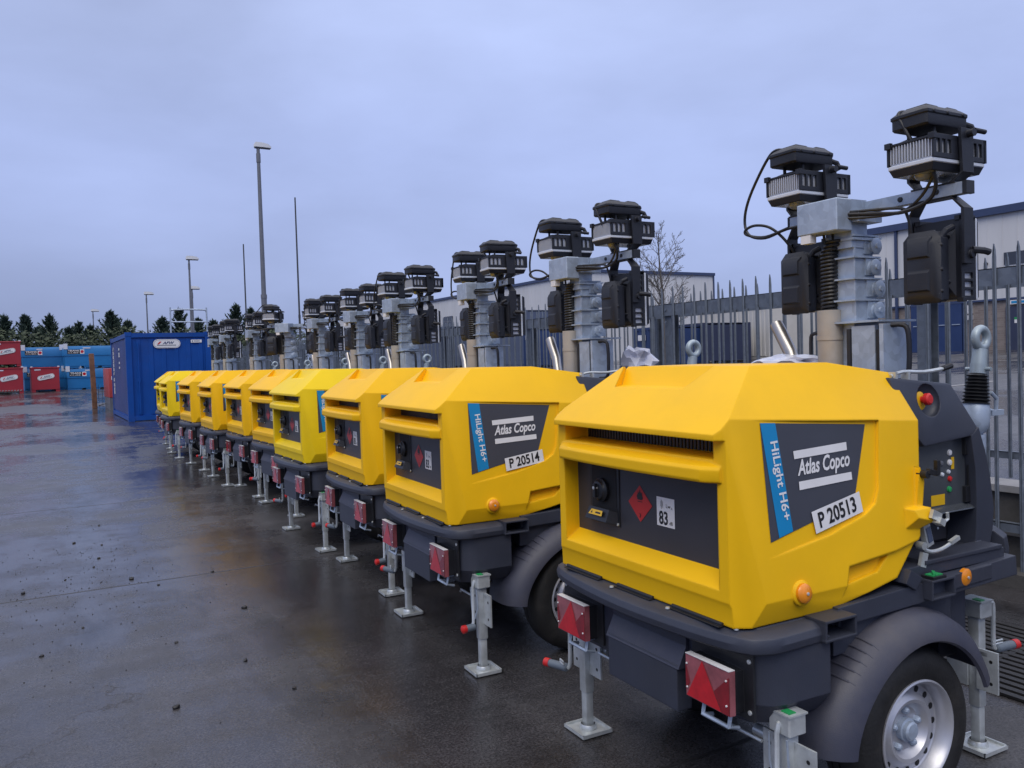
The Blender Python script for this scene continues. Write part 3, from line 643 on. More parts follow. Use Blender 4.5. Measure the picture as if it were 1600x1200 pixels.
    for s in (-1, 1):
        up = [(.16, 1.475), (.495, 1.440), (.600, 1.268), (.585, 1.243), (.27, 1.222), (.17, 1.33)]
        mb = MB(); mb.loft([[(x, s * (yc + .010 - (.055 * (z - 1.22) / .25)), z) for x, z in up], [(x, s * .25, z) for x, z in up]]); mb.bevel(.010, 2)
        sp_ = mb.build('cowl_side', M['slate'], cw)
        if s < 0:
            k = MB(); bmesh.ops.create_uvsphere(k.bm, u_segments=32, v_segments=16, radius=1)
            for v in k.bm.verts: v.co = Vector((.345 + v.co.x * .064, -(yc + .006 - .055 * (1.383 - 1.22) / .25) + v.co.y * .034, 1.383 + v.co.z * .066))
            k.clean(); me = bpy.data.meshes.new('c'); k.bm.to_mesh(me); k.bm.free(); c_ = bpy.data.objects.new('c', me); C.objects.link(c_)
            md = sp_.modifiers.new('b', 'BOOLEAN'); md.operation = 'DIFFERENCE'; md.object = c_; md.solver = 'EXACT'
            dg = bpy.context.evaluated_depsgraph_get(); dg.update(); me2 = bpy.data.meshes.new_from_object(sp_.evaluated_get(dg))
            sp_.modifiers.clear(); sp_.data = me2; me2.polygons.foreach_set('use_smooth', [True] * len(me2.polygons)); me2.set_sharp_from_angle(angle=radians(32)); bpy.data.objects.remove(c_)
    mb = MB()   # dark well behind the control panel
    for s in (-1, 1):
        mb.bb(.12, .60, s * .26, s * .32, .83, 1.25)
    mb.bb(.05, .62, -.27, .27, .78, 1.40)
    mb.build('inner_housing', M['black'], T)
    for s in (-1,):
        mb = MB(); yp = -.392
        mb.bb(.19, .565, yp, yp + .010, .985, 1.235)
        mb.hexa([(.19, yp + .004, .985), (.575, yp + .004, .985), (.585, yp - .03, .968), (.17, yp - .03, .968), (.19, yp + .008, .990), (.575, yp + .008, .990), (.585, yp - .028, .972), (.17, yp - .028, .972)])
        mb.mi = 1
        for z in (1.20, 1.02): mb.box((.562, yp - .006, z), (.03, .016, .06))
        mb.bb(.568, .576, yp - .012, yp - .004, .99, 1.23)
        cp = mb.build('control_panel', [M['ctrl'], M['black']], T)
        for x, z, r, m_ in ((.470, 1.183, .010, 'white'), (.470, 1.146, .010, 'white'), (.462, 1.112, .007, 'trim'), (.470, 1.085, .009, 'red'), (.466, 1.046, .010, 'green'), (.42, 1.148, .008, 'steel_grey'), (.425, 1.105, .007, 'trim')):
            mb = MB(); mb.lathe([(r * 1.2, .0), (r * 1.15, .003), (r * .95, .003), (r * .95, .006), (r * .6, .007), (.0001, .0072)], (x, yp, z), (0, -1, 0), 16)
            mb.mi = 1; mb.build('button', [M[m_], M['black']], cp)
        mb = MB(); mb.faces([(.480, yp - .001, 1.165), (.498, yp - .001, 1.165), (.498, yp - .001, 1.120), (.480, yp - .001, 1.120)], [(0, 1, 2, 3)])
        mb.build('yellow_warning_label', M['ylabel'], cp, ang=None)
        mb = MB(); mb.faces([(.36, yp - .001, 1.032), (.44, yp - .001, 1.032), (.44, yp - .001, .992), (.36, yp - .001, .992)], [(0, 1, 2, 3)])
        mb.build('yellow_warning_label', M['ylabel'], cp, ang=None)
        mb = MB(); mb.bb(.22, .54, -.330, -.325, .842, .972)
        mb.mi = 1
        for x in (.34, .38, .49):
            for z in (.955, .885): mb.lathe([(.006, 0), (.0001, .004)], (x, -.331, z), (0, -1, 0), 8)
        mb.build('socket_plate', [M['panel'], M['zinc']], T)
        mb = MB()   # toggle latch
        mb.box((.185, -.49, .93), (.035, .02, .085), ry=-.3); mb.mi = 1; mb.box((.187, -.501, .93), (.022, .004, .055), ry=-.3); mb.mi = 0
        mb.tube(lerp_pts([(.165, -.49, .885), (.20, -.495, .868), (.26, -.495, .868), (.31, -.50, .885)], 3), .007, 8); mb.cyl((.155, -.48, .895), (.155, -.505, .895), .014, 12); mb.box((.325, -.50, .893), (.05, .014, .014), ry=-.3)
        mb.box((.16, -.495, .845), (.03, .012, .05), ry=.3)
        mb.build('toggle_latch', [M['zinc'], M['slateblue']], T)
        # emergency stop in its dish
        yd = lambda z: -(yc + .010 - .055 * (z - 1.22) / .25)
        c = Vector((.335, yd(1.387) + .026, 1.387)); nrm = Vector((.10, -1, .10)).normalized()
        mb = MB(); c2 = c + Vector((-.012, -.004, -.004))
        mb.lathe([(.034, 0), (.034, .006), (.030, .008), (.0001, .008)], c2, nrm, 24); mb.mi = 1
        mb.lathe([(.012, .006), (.012, .018), (.022, .022), (.022, .036), (.016, .041), (.0001, .042)], c2 + Vector((.004, 0, .004)), nrm, 20)
        mb.build('emergency_stop', [M['ylabel'], M['red']], cw)
    mb = MB(); mb.tube(lerp_pts([(.19, -.36, 1.478), (.25, -.365, 1.492), (.36, -.37, 1.488), (.45, -.385, 1.497)], 3), .007, 8)
    for x in (.20, .27): mb.box((x, -.362, 1.478), (.012, .03, .03))
    mb.mi = 1; mb.tube([(.45, -.385, 1.497), (.49, -.392, 1.507)], .011, 8); mb.build('release_lever', [M['zinc'], M['black']], cw)
    # ---- folded drawbar
    mb = MB(); mb.tube([(1.02, 0, .62), (1.16, 0, .66), (1.205, 0, .80), (1.215, 0, 1.20)], .045, 14); mb.bb(.80, 1.05, -.05, .05, .56, .68)
    db = mb.build('drawbar', M['galv'], T)
    mb = MB(); mb.lathe([(.03, -.10), (.048, -.085), (.058, -.05), (.060, 0), (.055, .035), (.045, .05)], (1.222, 0, 1.30), (.12, 0, 1), 24); mb.tube([(1.27, -.03, 1.31), (1.33, -.03, 1.30), (1.335, -.03, 1.36), (1.29, -.03, 1.39)], .009, 8); mb.box((1.33, -.03, 1.295), (.09, .02, .025)); mb.build('coupling_housing', M['galv'], db)
    mb = MB(); prof = []
    for i in range(9): prof += [(.062 - i * .002, i * .016), (.045 - i * .0015, i * .016 + .008)]
    mb.lathe(prof, (1.225, 0, 1.342), (.12, 0, 1), 24); mb.build('rubber_gaiter', M['black'], db)
    ax = Vector((.16, 0, 1)).normalized(); p0 = Vector((1.245, 0, 1.478))
    mb = MB(); mb.cyl(p0, p0 + ax * .045, .036, 16); mb.cyl(p0 + ax * .022 + Vector((0, -.058, 0)), p0 + ax * .022 + Vector((0, .058, 0)), .010, 10)
    mb.tube([p0 + ax * .045, p0 + ax * .115], [.034, .030], 12)
    cc = p0 + ax * .165; ring = [cc + (ax * cos(t) + Vector((.99, 0, -.16)).normalized() * sin(t)) * .044 for t in [2 * pi * k / 24 for k in range(25)]]
    mb.tube(ring, .019, 12, cap=False); mb.build('towing_eye', M['eye'], db)
    db.location = (.05, 0, -.03)
    # ---- mast
    mb = MB()
    mb.bb(.435, .585, -.02, .115, 1.0, 1.685)
    mb.bb(.392, .62, -.165, .125, 1.685, 1.693)
    mb.bb(.405, .468, -.136, -.030, 1.2, 1.672)
    mb.bb(.43, .55, -.178, -.172, 1.35, 1.676); mb.bb(.400, .43, -.178, -.160, 1.35, 1.676); mb.bb(.43, .62, .12, .125, 1.35, 1.672)
    mb.mi = 1; mb.tube([(.407, -.018, 1.30), (.407, -.018, 1.662)], .011, 8); mb.bb(.410, .425, -.158, -.138, 1.40, 1.655)
    mb.mi = 2
    for s, y in ((-1, -.17), (1, MY + .09)):
        x0 = MX + .165 if s < 0 else MX - .06
        if s < 0: mb.tube(lerp_pts([(.45, y - .004, 1.67), (.47, y - .045, 1.668), (.475, y - .062, 1.63), (.475, y - .062, 1.50), (.47, y - .045, 1.455), (.45, y - .004, 1.45)], 3), .010, 8)
        else: mb.tube(lerp_pts([(MX - .04, y + .0, 1.655), (MX - .05, y + .07, 1.65), (MX - .05, y + .085, 1.61), (MX - .05, y + .085, 1.40)], 3), .008, 8)
    mast = mb.build('mast', [M['galv'], M['black'], M['lamp']], T)
    zs = [1.693, 1.782, 1.870, 1.958, 2.046]
    for k in range(4):
        w = .068 - .004 * k; z0, z1 = zs[k], zs[k + 1]
        mb = MB(); mb.bb(MX - w, MX + w, MY - w, MY + w, z0 - .01, z1 - .004)
        mb.bb(MX - w - .018, MX + w + .025, MY - w - .012, MY + w + .012, z1 - .006, z1 + .001)
        mb.bb(MX - w - .004, MX - w + .004, MY - w - .004, MY - w + .004, z0, z1)
        mb.bb(MX + .0, MX + w + .035, MY - w - .006, MY - w, z0 + .012, z1 - .008)
        xc = MX + w - .018 + (.014 if k % 2 else 0); zc = (z0 + z1) / 2
        mb.lathe([(.034, -.010), (.030, -.004), (.030, .004), (.034, .010), (.030, .012), (.012, .013), (.010, .02), (.0001, .02)], (xc, MY - w - .012, zc), (0, -1, 0), 22)
        mb.lathe([(.0001, -.02), (.034, -.010)], (xc, MY - w - .012, zc), (0, -1, 0), 22)
        mb.bb(xc + .01, xc + .05, MY - w - .01, MY - w + .03, zc + .03, zc + .036)
        mb.build('mast_section', M['galv'], mast)
    mb = MB(); mb.cyl((MX - .07, MY + .055, 1.05), (MX - .07, MY + .055, 1.745), .052, 24); mb.lathe([(.055, 0), (.055, .02)], (MX - .07, MY + .055, 1.62), (0, 0, 1), 24)
    mb.box((MX + .0, MY + .04, 1.63), (.03, .03, .04)); mb.build('cable_tube', M['pipe'], mast)
    mb = MB(); pts = []
    n = 19 * 12
    for i in range(n + 1):
        t = i / n; a = t * 19 * 2 * pi; dx = .035 * max(0, t - .82) / .18
        pts.append((MX - .07 + cos(a) * .031, MY + .055 - dx + sin(a) * .031, 1.735 + t * .30))
    mb.tube(pts, .0072, 6); mb.tube([(MX - .07, MY + .03, 1.70), (MX - .07, MY + .03, 2.09)], .010, 6); mb.tube([(MX - .10, MY + .05, 2.02), (MX - .10, MY + .06, 2.10)], .006, 6)
    coil = mb.build('coiled_cable', M['black'], mast)
    mb = MB(); mb.tube([(.44, .275, 1.44), (.46, .335, 1.57), (.47, .425, 1.705)], .030, 16, cap=False); mb.tube([(.47, .425, 1.705), (.46, .335, 1.57)], .026, 16, cap=False); mb.build('exhaust_pipe', M['chrome'], T)
    # ---- mast head: origin at the mast axis so that it can be turned
    head = MB(); head.T = Matrix()
    H0 = (MX + .055, MY, .035)
    def hb(mbx, name, mats, parent=None): return mbx.build(name, mats, parent or T, loc=(0, 0, 0) if parent else H0)
    mb = MB(); mb.bb(-.022, .022, -.47, .345, 2.135, 2.178); mb.bb(-.105, -.01, -.05, .05, 1.99, 2.185); mb.bb(-.11, .03, -.09, .09, 2.09, 2.135); mb.bb(-.11, .02, -.06, .06, 2.02, 2.03)
    mb.mi = 1
    for y in (.27, -.21, -.36): mb.lathe([(.011, 0), (.010, .004), (.0001, .005)], (-.022, y, 2.157), (-1, 0, 0), 10)
    mb.bb(-.024, .024, -.476, -.46, 2.133, 2.180); mb.bb(-.024, .024, .34, .35, 2.133, 2.180)
    bar = hb(mb, 'cross_bar', [M['galv'], M['black']])
    mb = MB(); mb.bb(-.20, -.108, -.058, .142, 2.055, 2.185); mb.bevel(.004, 1); mb.bb(-.11, -.02, -.03, .10, 2.07, 2.175)
    jb = hb(mb, 'junction_box', [M['galv'], M['pipe']])
    mb = MB(); mb.box((-.18, .10, 2.037), (.035, .05, .034)); mb.build('cable_gland', M['white'], jb)
    def flood(y, down):
        """canonical lamp: lens underneath at z=0, fins above, driver box on top"""
        if down: R = Matrix.Translation((0, y, 2.25))
        else: R = Matrix.Translation((.098, y, 1.900)) @ Matrix.Rotation(-pi / 2, 4, 'Y')
        w, l = .088, .150
        mb = MB(); mb.T = R
        mb.loft([[(-l + .01, -w + .01, -.03), (l - .01, -w + .01, -.03), (l - .01, w - .01, -.03), (-l + .01, w - .01, -.03)], [(-l, -w, -.004), (l, -w, -.004), (l, w, -.004), (-l, w, -.004)]])
        for s in (-1, 1):       # slotted black side cheeks
            ya, yb = s * (w - .001), s * (w + .006)
            mb.bb(-l - .004, l + .006, ya, yb, .012, .030); mb.bb(-l - .006, l + .012, ya, yb, .080, .098)
            for x0, x1 in ((-.154, -.138), (-.116, -.106), (-.084, -.074), (-.052, .046), (.068, .078), (.100, .110), (.132, .156)): mb.bb(x0, x1, ya, yb, .030, .080)
            mb.bb(l - .006, l + .012, s * (w - .02), yb, .012, .098)
            mb.bb(-l - .010, -l + .006, s * (w - .012), s * (w + .012), .078, .100)
        mb.bb(-l, l, -w, w, .086, .094); mb.hexa([(-.14, -.07, .094), (.11, -.07, .094), (.11, .07, .094), (-.14, .07, .094), (-.10, -.05, .112), (.07, -.05, .112), (.07, .05, .112), (-.10, .05, .112)])
        for x in (-.085, .085):
            for yy in (-.05, .05): mb.cyl((x, yy, .09), (x, yy, .150), .007, 8)
        fl = mb.build('floodlight', M['lamp'], T, loc=H0)
        mb = MB(); mb.T = R
        mb.bb(-l + .004, l - .004, -w + .004, w - .004, .012, .018)
        for i in range(15):
            yy = -w + .006 + (2 * w - .012) * i / 14; mb.bb(-l + .002, l - .006, yy - .0022, yy + .0022, .018, .084)
        mb.bb(-l + .012, -l + .016, -w + .006, w - .006, .018, .084)
        mb.build('heat_sink', M['alu'], fl)
        mb = MB(); mb.T = R; mb.bb(-l - .002, l + .002, -w - .004, w + .004, -.004, .012); mb.bevel(.003, 1); mb.build('gasket', M['trim'], fl)
        mb = MB(); mb.T = R; mb.faces([(-l + .02, -w + .02, -.0308), (l - .02, -w + .02, -.0308), (l - .02, w - .02, -.0308), (-l + .02, w - .02, -.0308)], [(0, 1, 2, 3)])
        for x in (-.07, .07): mb.lathe([(.036, -.0312), (.028, -.044), (.014, -.050), (.0001, -.051)], (x, 0, 0), (0, 0, 1), 18)
        mb.build('lens', M['lens'], fl)
        mb = MB(); mb.T = R
        L1 = [(-.150, -.072), (.075, -.072), (.104, -.045), (.104, .045), (.075, .072), (-.150, .072), (-.158, .06), (-.158, -.06)]
        L2 = [(x * .93 - (.0 if x < 0 else .012), y_ * .86) for x, y_ in L1]; L0 = [(x * 1.03, y_ * 1.05) for x, y_ in L1]
        mb.loft([[(x * .95, y_ * .95, .136) for x, y_ in L1], [(x, y_, .142) for x, y_ in L1], [(x, y_, .176) for x, y_ in L1], [(x, y_, .180) for x, y_ in L0], [(x, y_, .190) for x, y_ in L0], [(x, y_, .204) for x, y_ in L2], [(x * .9, y_ * .8, .212) for x, y_ in L2]])
        for x0, x1 in ((-.125, -.03), (.0, .085)): mb.hexa([(x0, -.05, .204), (x1, -.05, .204), (x1, .05, .204), (x0, .05, .204), (x0 + .012, -.04, .221), (x1 - .02, -.04, .219), (x1 - .02, .04, .219), (x0 + .012, .04, .221)])
        for x in (-.12, -.04, .05): mb.lathe([(.008, 0), (.006, .006), (.0001, .007)], (x, -.0735, .185), (0, -1, 0), 8)
        mb.tube([(.07, -.05, .165), (.105, -.07, .150), (.118, -.075, .12)], .012, 8)
        mb.mi = 1
        for x, y_ in ((-.13, -.066), (-.03, -.066), (.06, -.066), (-.13, .066), (.06, .066)): mb.lathe([(.0065, .189), (.005, .195), (.0001, .196)], (x, y_, 0), (0, 0, 1), 8)
        mb.build('driver_box', [M['lamp'], M['zinc']], fl)
        mb = MB(); t = .006     # U bracket to the cross bar
        for s in (-1, 1):
            yy = y + s * (w + .018)
            if down:
                mb.hexa([(-.012, yy - t, 2.215), (.052, yy - t, 2.215), (.052, yy + t, 2.215), (-.012, yy + t, 2.215), (-.022, yy - t, 2.375), (.052, yy - t, 2.375), (.052, yy + t, 2.375), (-.022, yy + t, 2.375)])
                mb.hexa([(-.025, yy - s * .035 - t, 2.178), (.030, yy - s * .035 - t, 2.178), (.030, yy - s * .035 + t, 2.184), (-.025, yy - s * .035 + t, 2.184), (-.012, yy - t, 2.216), (.052, yy - t, 2.216), (.052, yy + t, 2.216), (-.012, yy + t, 2.216)])
                mb.cyl((.02, yy + s * .03, 2.355), (.02, yy - s * .02, 2.355), .014, 12); mb.cyl((.05, yy + s * .012, 2.37), (.10, yy + s * .02, 2.365), .009, 10)
            else:
                mb.bb(-.01, .045, yy - t, yy + t, 1.88, 2.085)
                mb.hexa([(-.01, yy - t, 2.084), (.045, yy - t, 2.084), (.045, yy + t, 2.084), (-.01, yy + t, 2.084), (-.02, yy - s * .04 - t, 2.130), (.03, yy - s * .04 - t, 2.130), (.03, yy - s * .04 + t, 2.136), (-.02, yy - s * .04 + t, 2.136)])
                mb.cyl((.03, yy - s * .02, 1.915), (.03, yy + s * .016, 1.915), .016, 12); mb.tube([(.03, yy + s * .01, 1.93), (.07, yy + s * .03, 1.925), (.09, yy + s * .035, 1.92)], .013, 8)
        if down: mb.bb(-.025, .030, y - w + .0, y + w - .0, 2.178, 2.184)
        else: mb.bb(-.02, .03, y - w + .02, y + w - .02, 2.128, 2.1345); mb.tube([(.02, y - w - .02, 2.03), (.02, y + w + .02, 2.03)], .007, 8)
        mb.build('bracket', M['lamp'], fl)
        return fl
    for y in (.255, -.345): flood(y, True); flood(y, False)
    mb = MB()
    def cab(P, r=.0065): mb.tube(lerp_pts(P, 5), r, 7)
    cab([(-.09, .27, 2.455), (-.13, .31, 2.465), (-.12, .38, 2.43), (-.10, .50, 2.30), (-.09, .545, 2.20), (-.09, .52, 2.125), (-.07, .44, 2.10), (-.05, .33, 2.125), (-.05, .20, 2.125), (-.11, .12, 2.12)])
    cab([(.02, .33, 1.99), (-.03, .36, 2.08), (-.06, .42, 2.145), (-.08, .49, 2.165), (-.095, .535, 2.15), (-.09, .53, 2.125), (-.07, .44, 2.105), (-.05, .32, 2.13)])
    cab([(-.11, -.31, 2.46), (-.15, -.30, 2.45), (-.15, -.33, 2.38), (-.13, -.36, 2.30), (-.09, -.40, 2.20), (-.06, -.36, 2.13), (-.06, -.25, 2.10), (-.08, -.15, 2.11), (-.13, -.055, 2.12)], .0075)
    cab([(-.08, -.39, 2.215), (-.05, -.32, 2.15), (-.05, -.24, 2.105), (-.08, -.14, 2.10), (-.13, -.055, 2.105)], .006)
    cab([(-.02, -.26, 2.0), (-.04, -.25, 2.09), (-.05, -.22, 2.12), (-.12, -.055, 2.13)], .006)
    hb(mb, 'lamp_cables', M['black'])
    return T
M['ctrl'] = mat('control_panel_face', (.075, .085, .10), .25, metal=.2, var=.15, vscale=5., rvar=.1, coat=.4)
M['eye'] = mat('pale_grey_casting', (.36, .43, .48), .42, metal=.3, var=.12, vscale=10.)

HEAD = {'cross_bar', 'junction_box', 'floodlight', 'lamp_cables'}
tower = make_tower(); index_children(tower)
FIT = Matrix.Diagonal((.9726, 1.0074, .9792, 1))      # overall proportions
for o in tower.children_recursive:
    if o.data and o.data.users: o.data.transform(FIT)
    o.location = (o.location.x * .9726, o.location.y * 1.0074, o.location.z * .9792)
# x, y, yaw, mast-head turn (degrees), yellow variant, label
ROW = [
 (2.410, 2.251, -0.019, 0, 0, 'yellow light tower trailer with number plate sticker P 20513, nearest the camera'),
 (2.387, 4.161, -0.037, 2, 0, 'yellow light tower trailer with number plate sticker P 20514, second in the row'),
 (2.509, 5.732, -0.034, -3, 0, 'yellow light tower trailer third in the row, just behind P 20514'),
 (2.490, 7.290, 0.013, 4, 1, 'lemon yellow light tower trailer fourth in the row, paler than its neighbours'),
 (2.671, 9.024, 0.056, 0, 0, 'yellow light tower trailer fifth in the row, tucked behind the lemon yellow one'),
 (2.663, 10.548, 0.015, 2, 0, 'yellow light tower trailer sixth in the row'),
 (2.530, 11.776, 0.007, 50, 0, 'yellow light tower trailer seventh in the row, lamp head turned sideways'),
 (2.526, 13.728, 0.040, -2, 0, 'yellow light tower trailer eighth in the row, third from the far end'),
 (2.470, 15.823, -0.003, -2, 1, 'lemon yellow light tower trailer second from the far end of the row'),
 (2.583, 17.785, -0.042, 2, 1, 'farthest light tower trailer in the row, green patch in its rear opening'),
]
hood_old = None
towers = []
for i, (x, y, a, turn, old, lab) in enumerate(ROW):
    t = tower if i == 0 else copy_tree(tower)
    t.location = (x, y, 0); t.rotation_euler = (0, 0, a)
    tag(t, lab, 'light tower', 'light tower trailers parked in a row')
    towers.append(t)
    for ch in (KIDS[tower] if i == 0 else KIDS[t]):
        base = ch.name.split('.')[0]
        if base in HEAD and i == 0: ch.location = (ch.location.x - .025, ch.location.y - .01, ch.location.z - .03)
        if base in HEAD: ch.rotation_euler = (0, 0, radians(turn))
        if base == 'floodlight' and i: ch.rotation_euler.z += radians(random.uniform(-1.5, 1.5))
        if base == 'hood' and old:
            if hood_old is None:
                hood_old = ch.data.copy(); hood_old.name = 'hood_lemon'; hood_old.materials[0] = M['yellow_old']
            ch.data = hood_old
        if base == 'rear_panel' and i == 9:
            me = ch.data.copy(); me.materials[0] = mat('green_panel', (.16, .42, .12), .4); ch.data = me
for i, num in ((0, 'P 20513'), (1, 'P 20514')):
    t = towers[i]; hood = [c for c in (KIDS[tower] if i == 0 else KIDS[t]) if c.name.split('.')[0] == 'hood'][0]
    q = lambda x, z, d: Vector((x, -(yS(z) + .0022 - max(0, min(.013, (x + .60) / .60 * .0145))) - d, z))
    P = [(-.379, 1.072), (-.144, 1.112), (-.135, 1.046), (-.368, 1.003)] if i == 0 else [(-.372, 1.066), (-.140, 1.096), (-.134, 1.030), (-.366, 1.000)]
    mb = MB(); mb.faces([q(x, z, .012 if k in (1, 2) and False else .0045) for k, (x, z) in enumerate(P)], [(0, 1, 2, 3)])
    e1 = (q(*P[2], 0) - q(*P[3], 0)).normalized(); e2 = (q(*P[0], 0) - q(*P[3], 0)).normalized()
    mb.mi = 1; text_mb(mb, num, .047, q(*P[3], .0058) + e1 * .024 + e2 * .013, e1, e2, bold=.024, width=.185)
    pl = mb.build('number_sticker', [M['white'], M['ink']], hood, ang=None, recalc=False); pl.data.transform(FIT)
    tag(pl, 'white sticker reading ' + num)

# ------------------------------------------------------------------ ground, car park, sky
def gz(x, y): return max(0., min((y - 36) * .031, .75))
def cz(x): return .57 + .0335 * (max(6., min(x, 36.)) - 6.)
mb = MB()
xs = [-900, -300, -80, -20, -6, -2, 2, 5.3, 30, 80, 300, 900]; ys = [-300, -60, -10, 0, 10, 20, 28, 33, 36, 40, 50, 56, 60.2, 66, 90, 200, 600, 1500]
mb.faces([(x, y, gz(x, y)) for y in ys for x in xs], [(j * len(xs) + i, j * len(xs) + i + 1, (j + 1) * len(xs) + i + 1, (j + 1) * len(xs) + i) for j in range(len(ys) - 1) for i in range(len(xs) - 1)])
tag(mb.build('yard', M['yard']), kind='structure')
mb = MB(); xs = [5.9, 12, 20, 28, 36, 90]; ys = [-60, 0, 30, 120]
mb.faces([(x, y, cz(x)) for y in ys for x in xs], [(j * 6 + i, j * 6 + i + 1, (j + 1) * 6 + i + 1, (j + 1) * 6 + i) for j in range(3) for i in range(5)])
tag(mb.build('car_park', M['carpark']), kind='structure')
mb = MB()
for x0, y0, x1, y1 in ((22, 12.0, 22, 17.0), (25, 16.4, 27.6, 16.2), (12, 4.0, 15, 3.8), (12, 6.5, 15, 6.3), (12, 9.0, 15, 8.8)):
    d = Vector((x1 - x0, y1 - y0, 0)).normalized(); n = Vector((-d.y, d.x, 0)) * .05
    pts = [Vector((x0, y0, 0)) + n, Vector((x1, y1, 0)) + n, Vector((x1, y1, 0)) - n, Vector((x0, y0, 0)) - n]
    mb.faces([(p.x, p.y, cz(p.x) + .005) for p in pts], [(0, 1, 2, 3)])
tag(mb.build('bay_markings', M['cap'], ang=None), kind='structure')

w = bpy.data.worlds.new('World'); S.world = w; w.use_nodes = True
nt = w.node_tree; L = nt.links.new; bg = nt.nodes['Background']
SUN_EL, SUN_AZ = radians(50), radians(226)      # azimuth clockwise from +Y
sky = N(nt, 'ShaderNodeTexSky', sky_type='NISHITA'); sky.sun_disc = False; sky.sun_elevation = SUN_EL; sky.sun_rotation = SUN_AZ; sky.air_density = 1.; sky.dust_density = 2.
sk = N(nt, 'ShaderNodeVectorMath', operation='SCALE'); L(sky.outputs[0], sk.inputs[0]); sk.inputs['Scale'].default_value = .10
tc = N(nt, 'ShaderNodeTexCoord'); sp = N(nt, 'ShaderNodeSeparateXYZ'); L(tc.outputs['Generated'], sp.inputs[0])
el = N(nt, 'ShaderNodeValToRGB'); e = el.color_ramp.elements
e[0].position = 0.; e[0].color = (.29, .36, .60, 1); e[1].position = 1.; e[1].color = (1.55, 1.50, 1.55, 1)
for p, c in ((.10, (.37, .45, .745)), (.24, (.44, .535, .885)), (.48, (.52, .615, .94)), (.66, (1.05, 1.08, 1.25))):
    n_ = e.new(p); n_.color = (*c, 1)
L(sp.outputs['Z'], el.inputs['Fac'])
mp = N(nt, 'ShaderNodeMapping'); mp.inputs['Scale'].default_value = (1., 1., 2.6); L(tc.outputs['Generated'], mp.inputs['Vector'])
n1 = N(nt, 'ShaderNodeTexNoise', i_Scale=3., i_Detail=6., i_Roughness=.5, i_Distortion=.1); L(mp.outputs[0], n1.inputs['Vector'])
n2 = N(nt, 'ShaderNodeTexNoise', i_Scale=1.1, i_Detail=3., i_Roughness=.5); L(mp.outputs[0], n2.inputs['Vector'])
def mr_(v, a, b, c, d):
    n = N(nt, 'ShaderNodeMapRange'); n.inputs[1].default_value = a; n.inputs[2].default_value = b; n.inputs[3].default_value = c; n.inputs[4].default_value = d; L(v, n.inputs[0]); return n.outputs[0]
mu = N(nt, 'ShaderNodeMath', operation='MULTIPLY'); L(mr_(n1.outputs['Fac'], .3, .7, .885, 1.115), mu.inputs[0]); L(mr_(n2.outputs['Fac'], .3, .7, .92, 1.09), mu.inputs[1])
# the cloud sheet is thinner, so brighter, towards +x
mu2 = N(nt, 'ShaderNodeMath', operation='MULTIPLY'); L(mu.outputs[0], mu2.inputs[0]); L(mr_(sp.outputs['X'], -.15, .9, .89, 1.10), mu2.inputs[1])
cl = N(nt, 'ShaderNodeVectorMath', operation='SCALE'); L(el.outputs['Color'], cl.inputs[0]); L(mu2.outputs[0], cl.inputs['Scale'])
mx = N(nt, 'ShaderNodeMix', data_type='RGBA'); mx.inputs[0].default_value = .94; L(sk.outputs[0], mx.inputs[6]); L(cl.outputs[0], mx.inputs[7])
L(mx.outputs[2], bg.inputs['Color']); bg.inputs['Strength'].default_value = 1.
sd = bpy.data.lights.new('sun', 'SUN'); sd.energy = 1.3; sd.angle = radians(40); sd.color = (1., .93, .82)
so = bpy.data.objects.new('sun', sd); C.objects.link(so)
dirv = Vector((sin(SUN_AZ) * cos(SUN_EL), cos(SUN_AZ) * cos(SUN_EL), sin(SUN_EL)))
so.rotation_euler = dirv.to_track_quat('Z', 'Y').to_euler(); so.location = dirv * 30

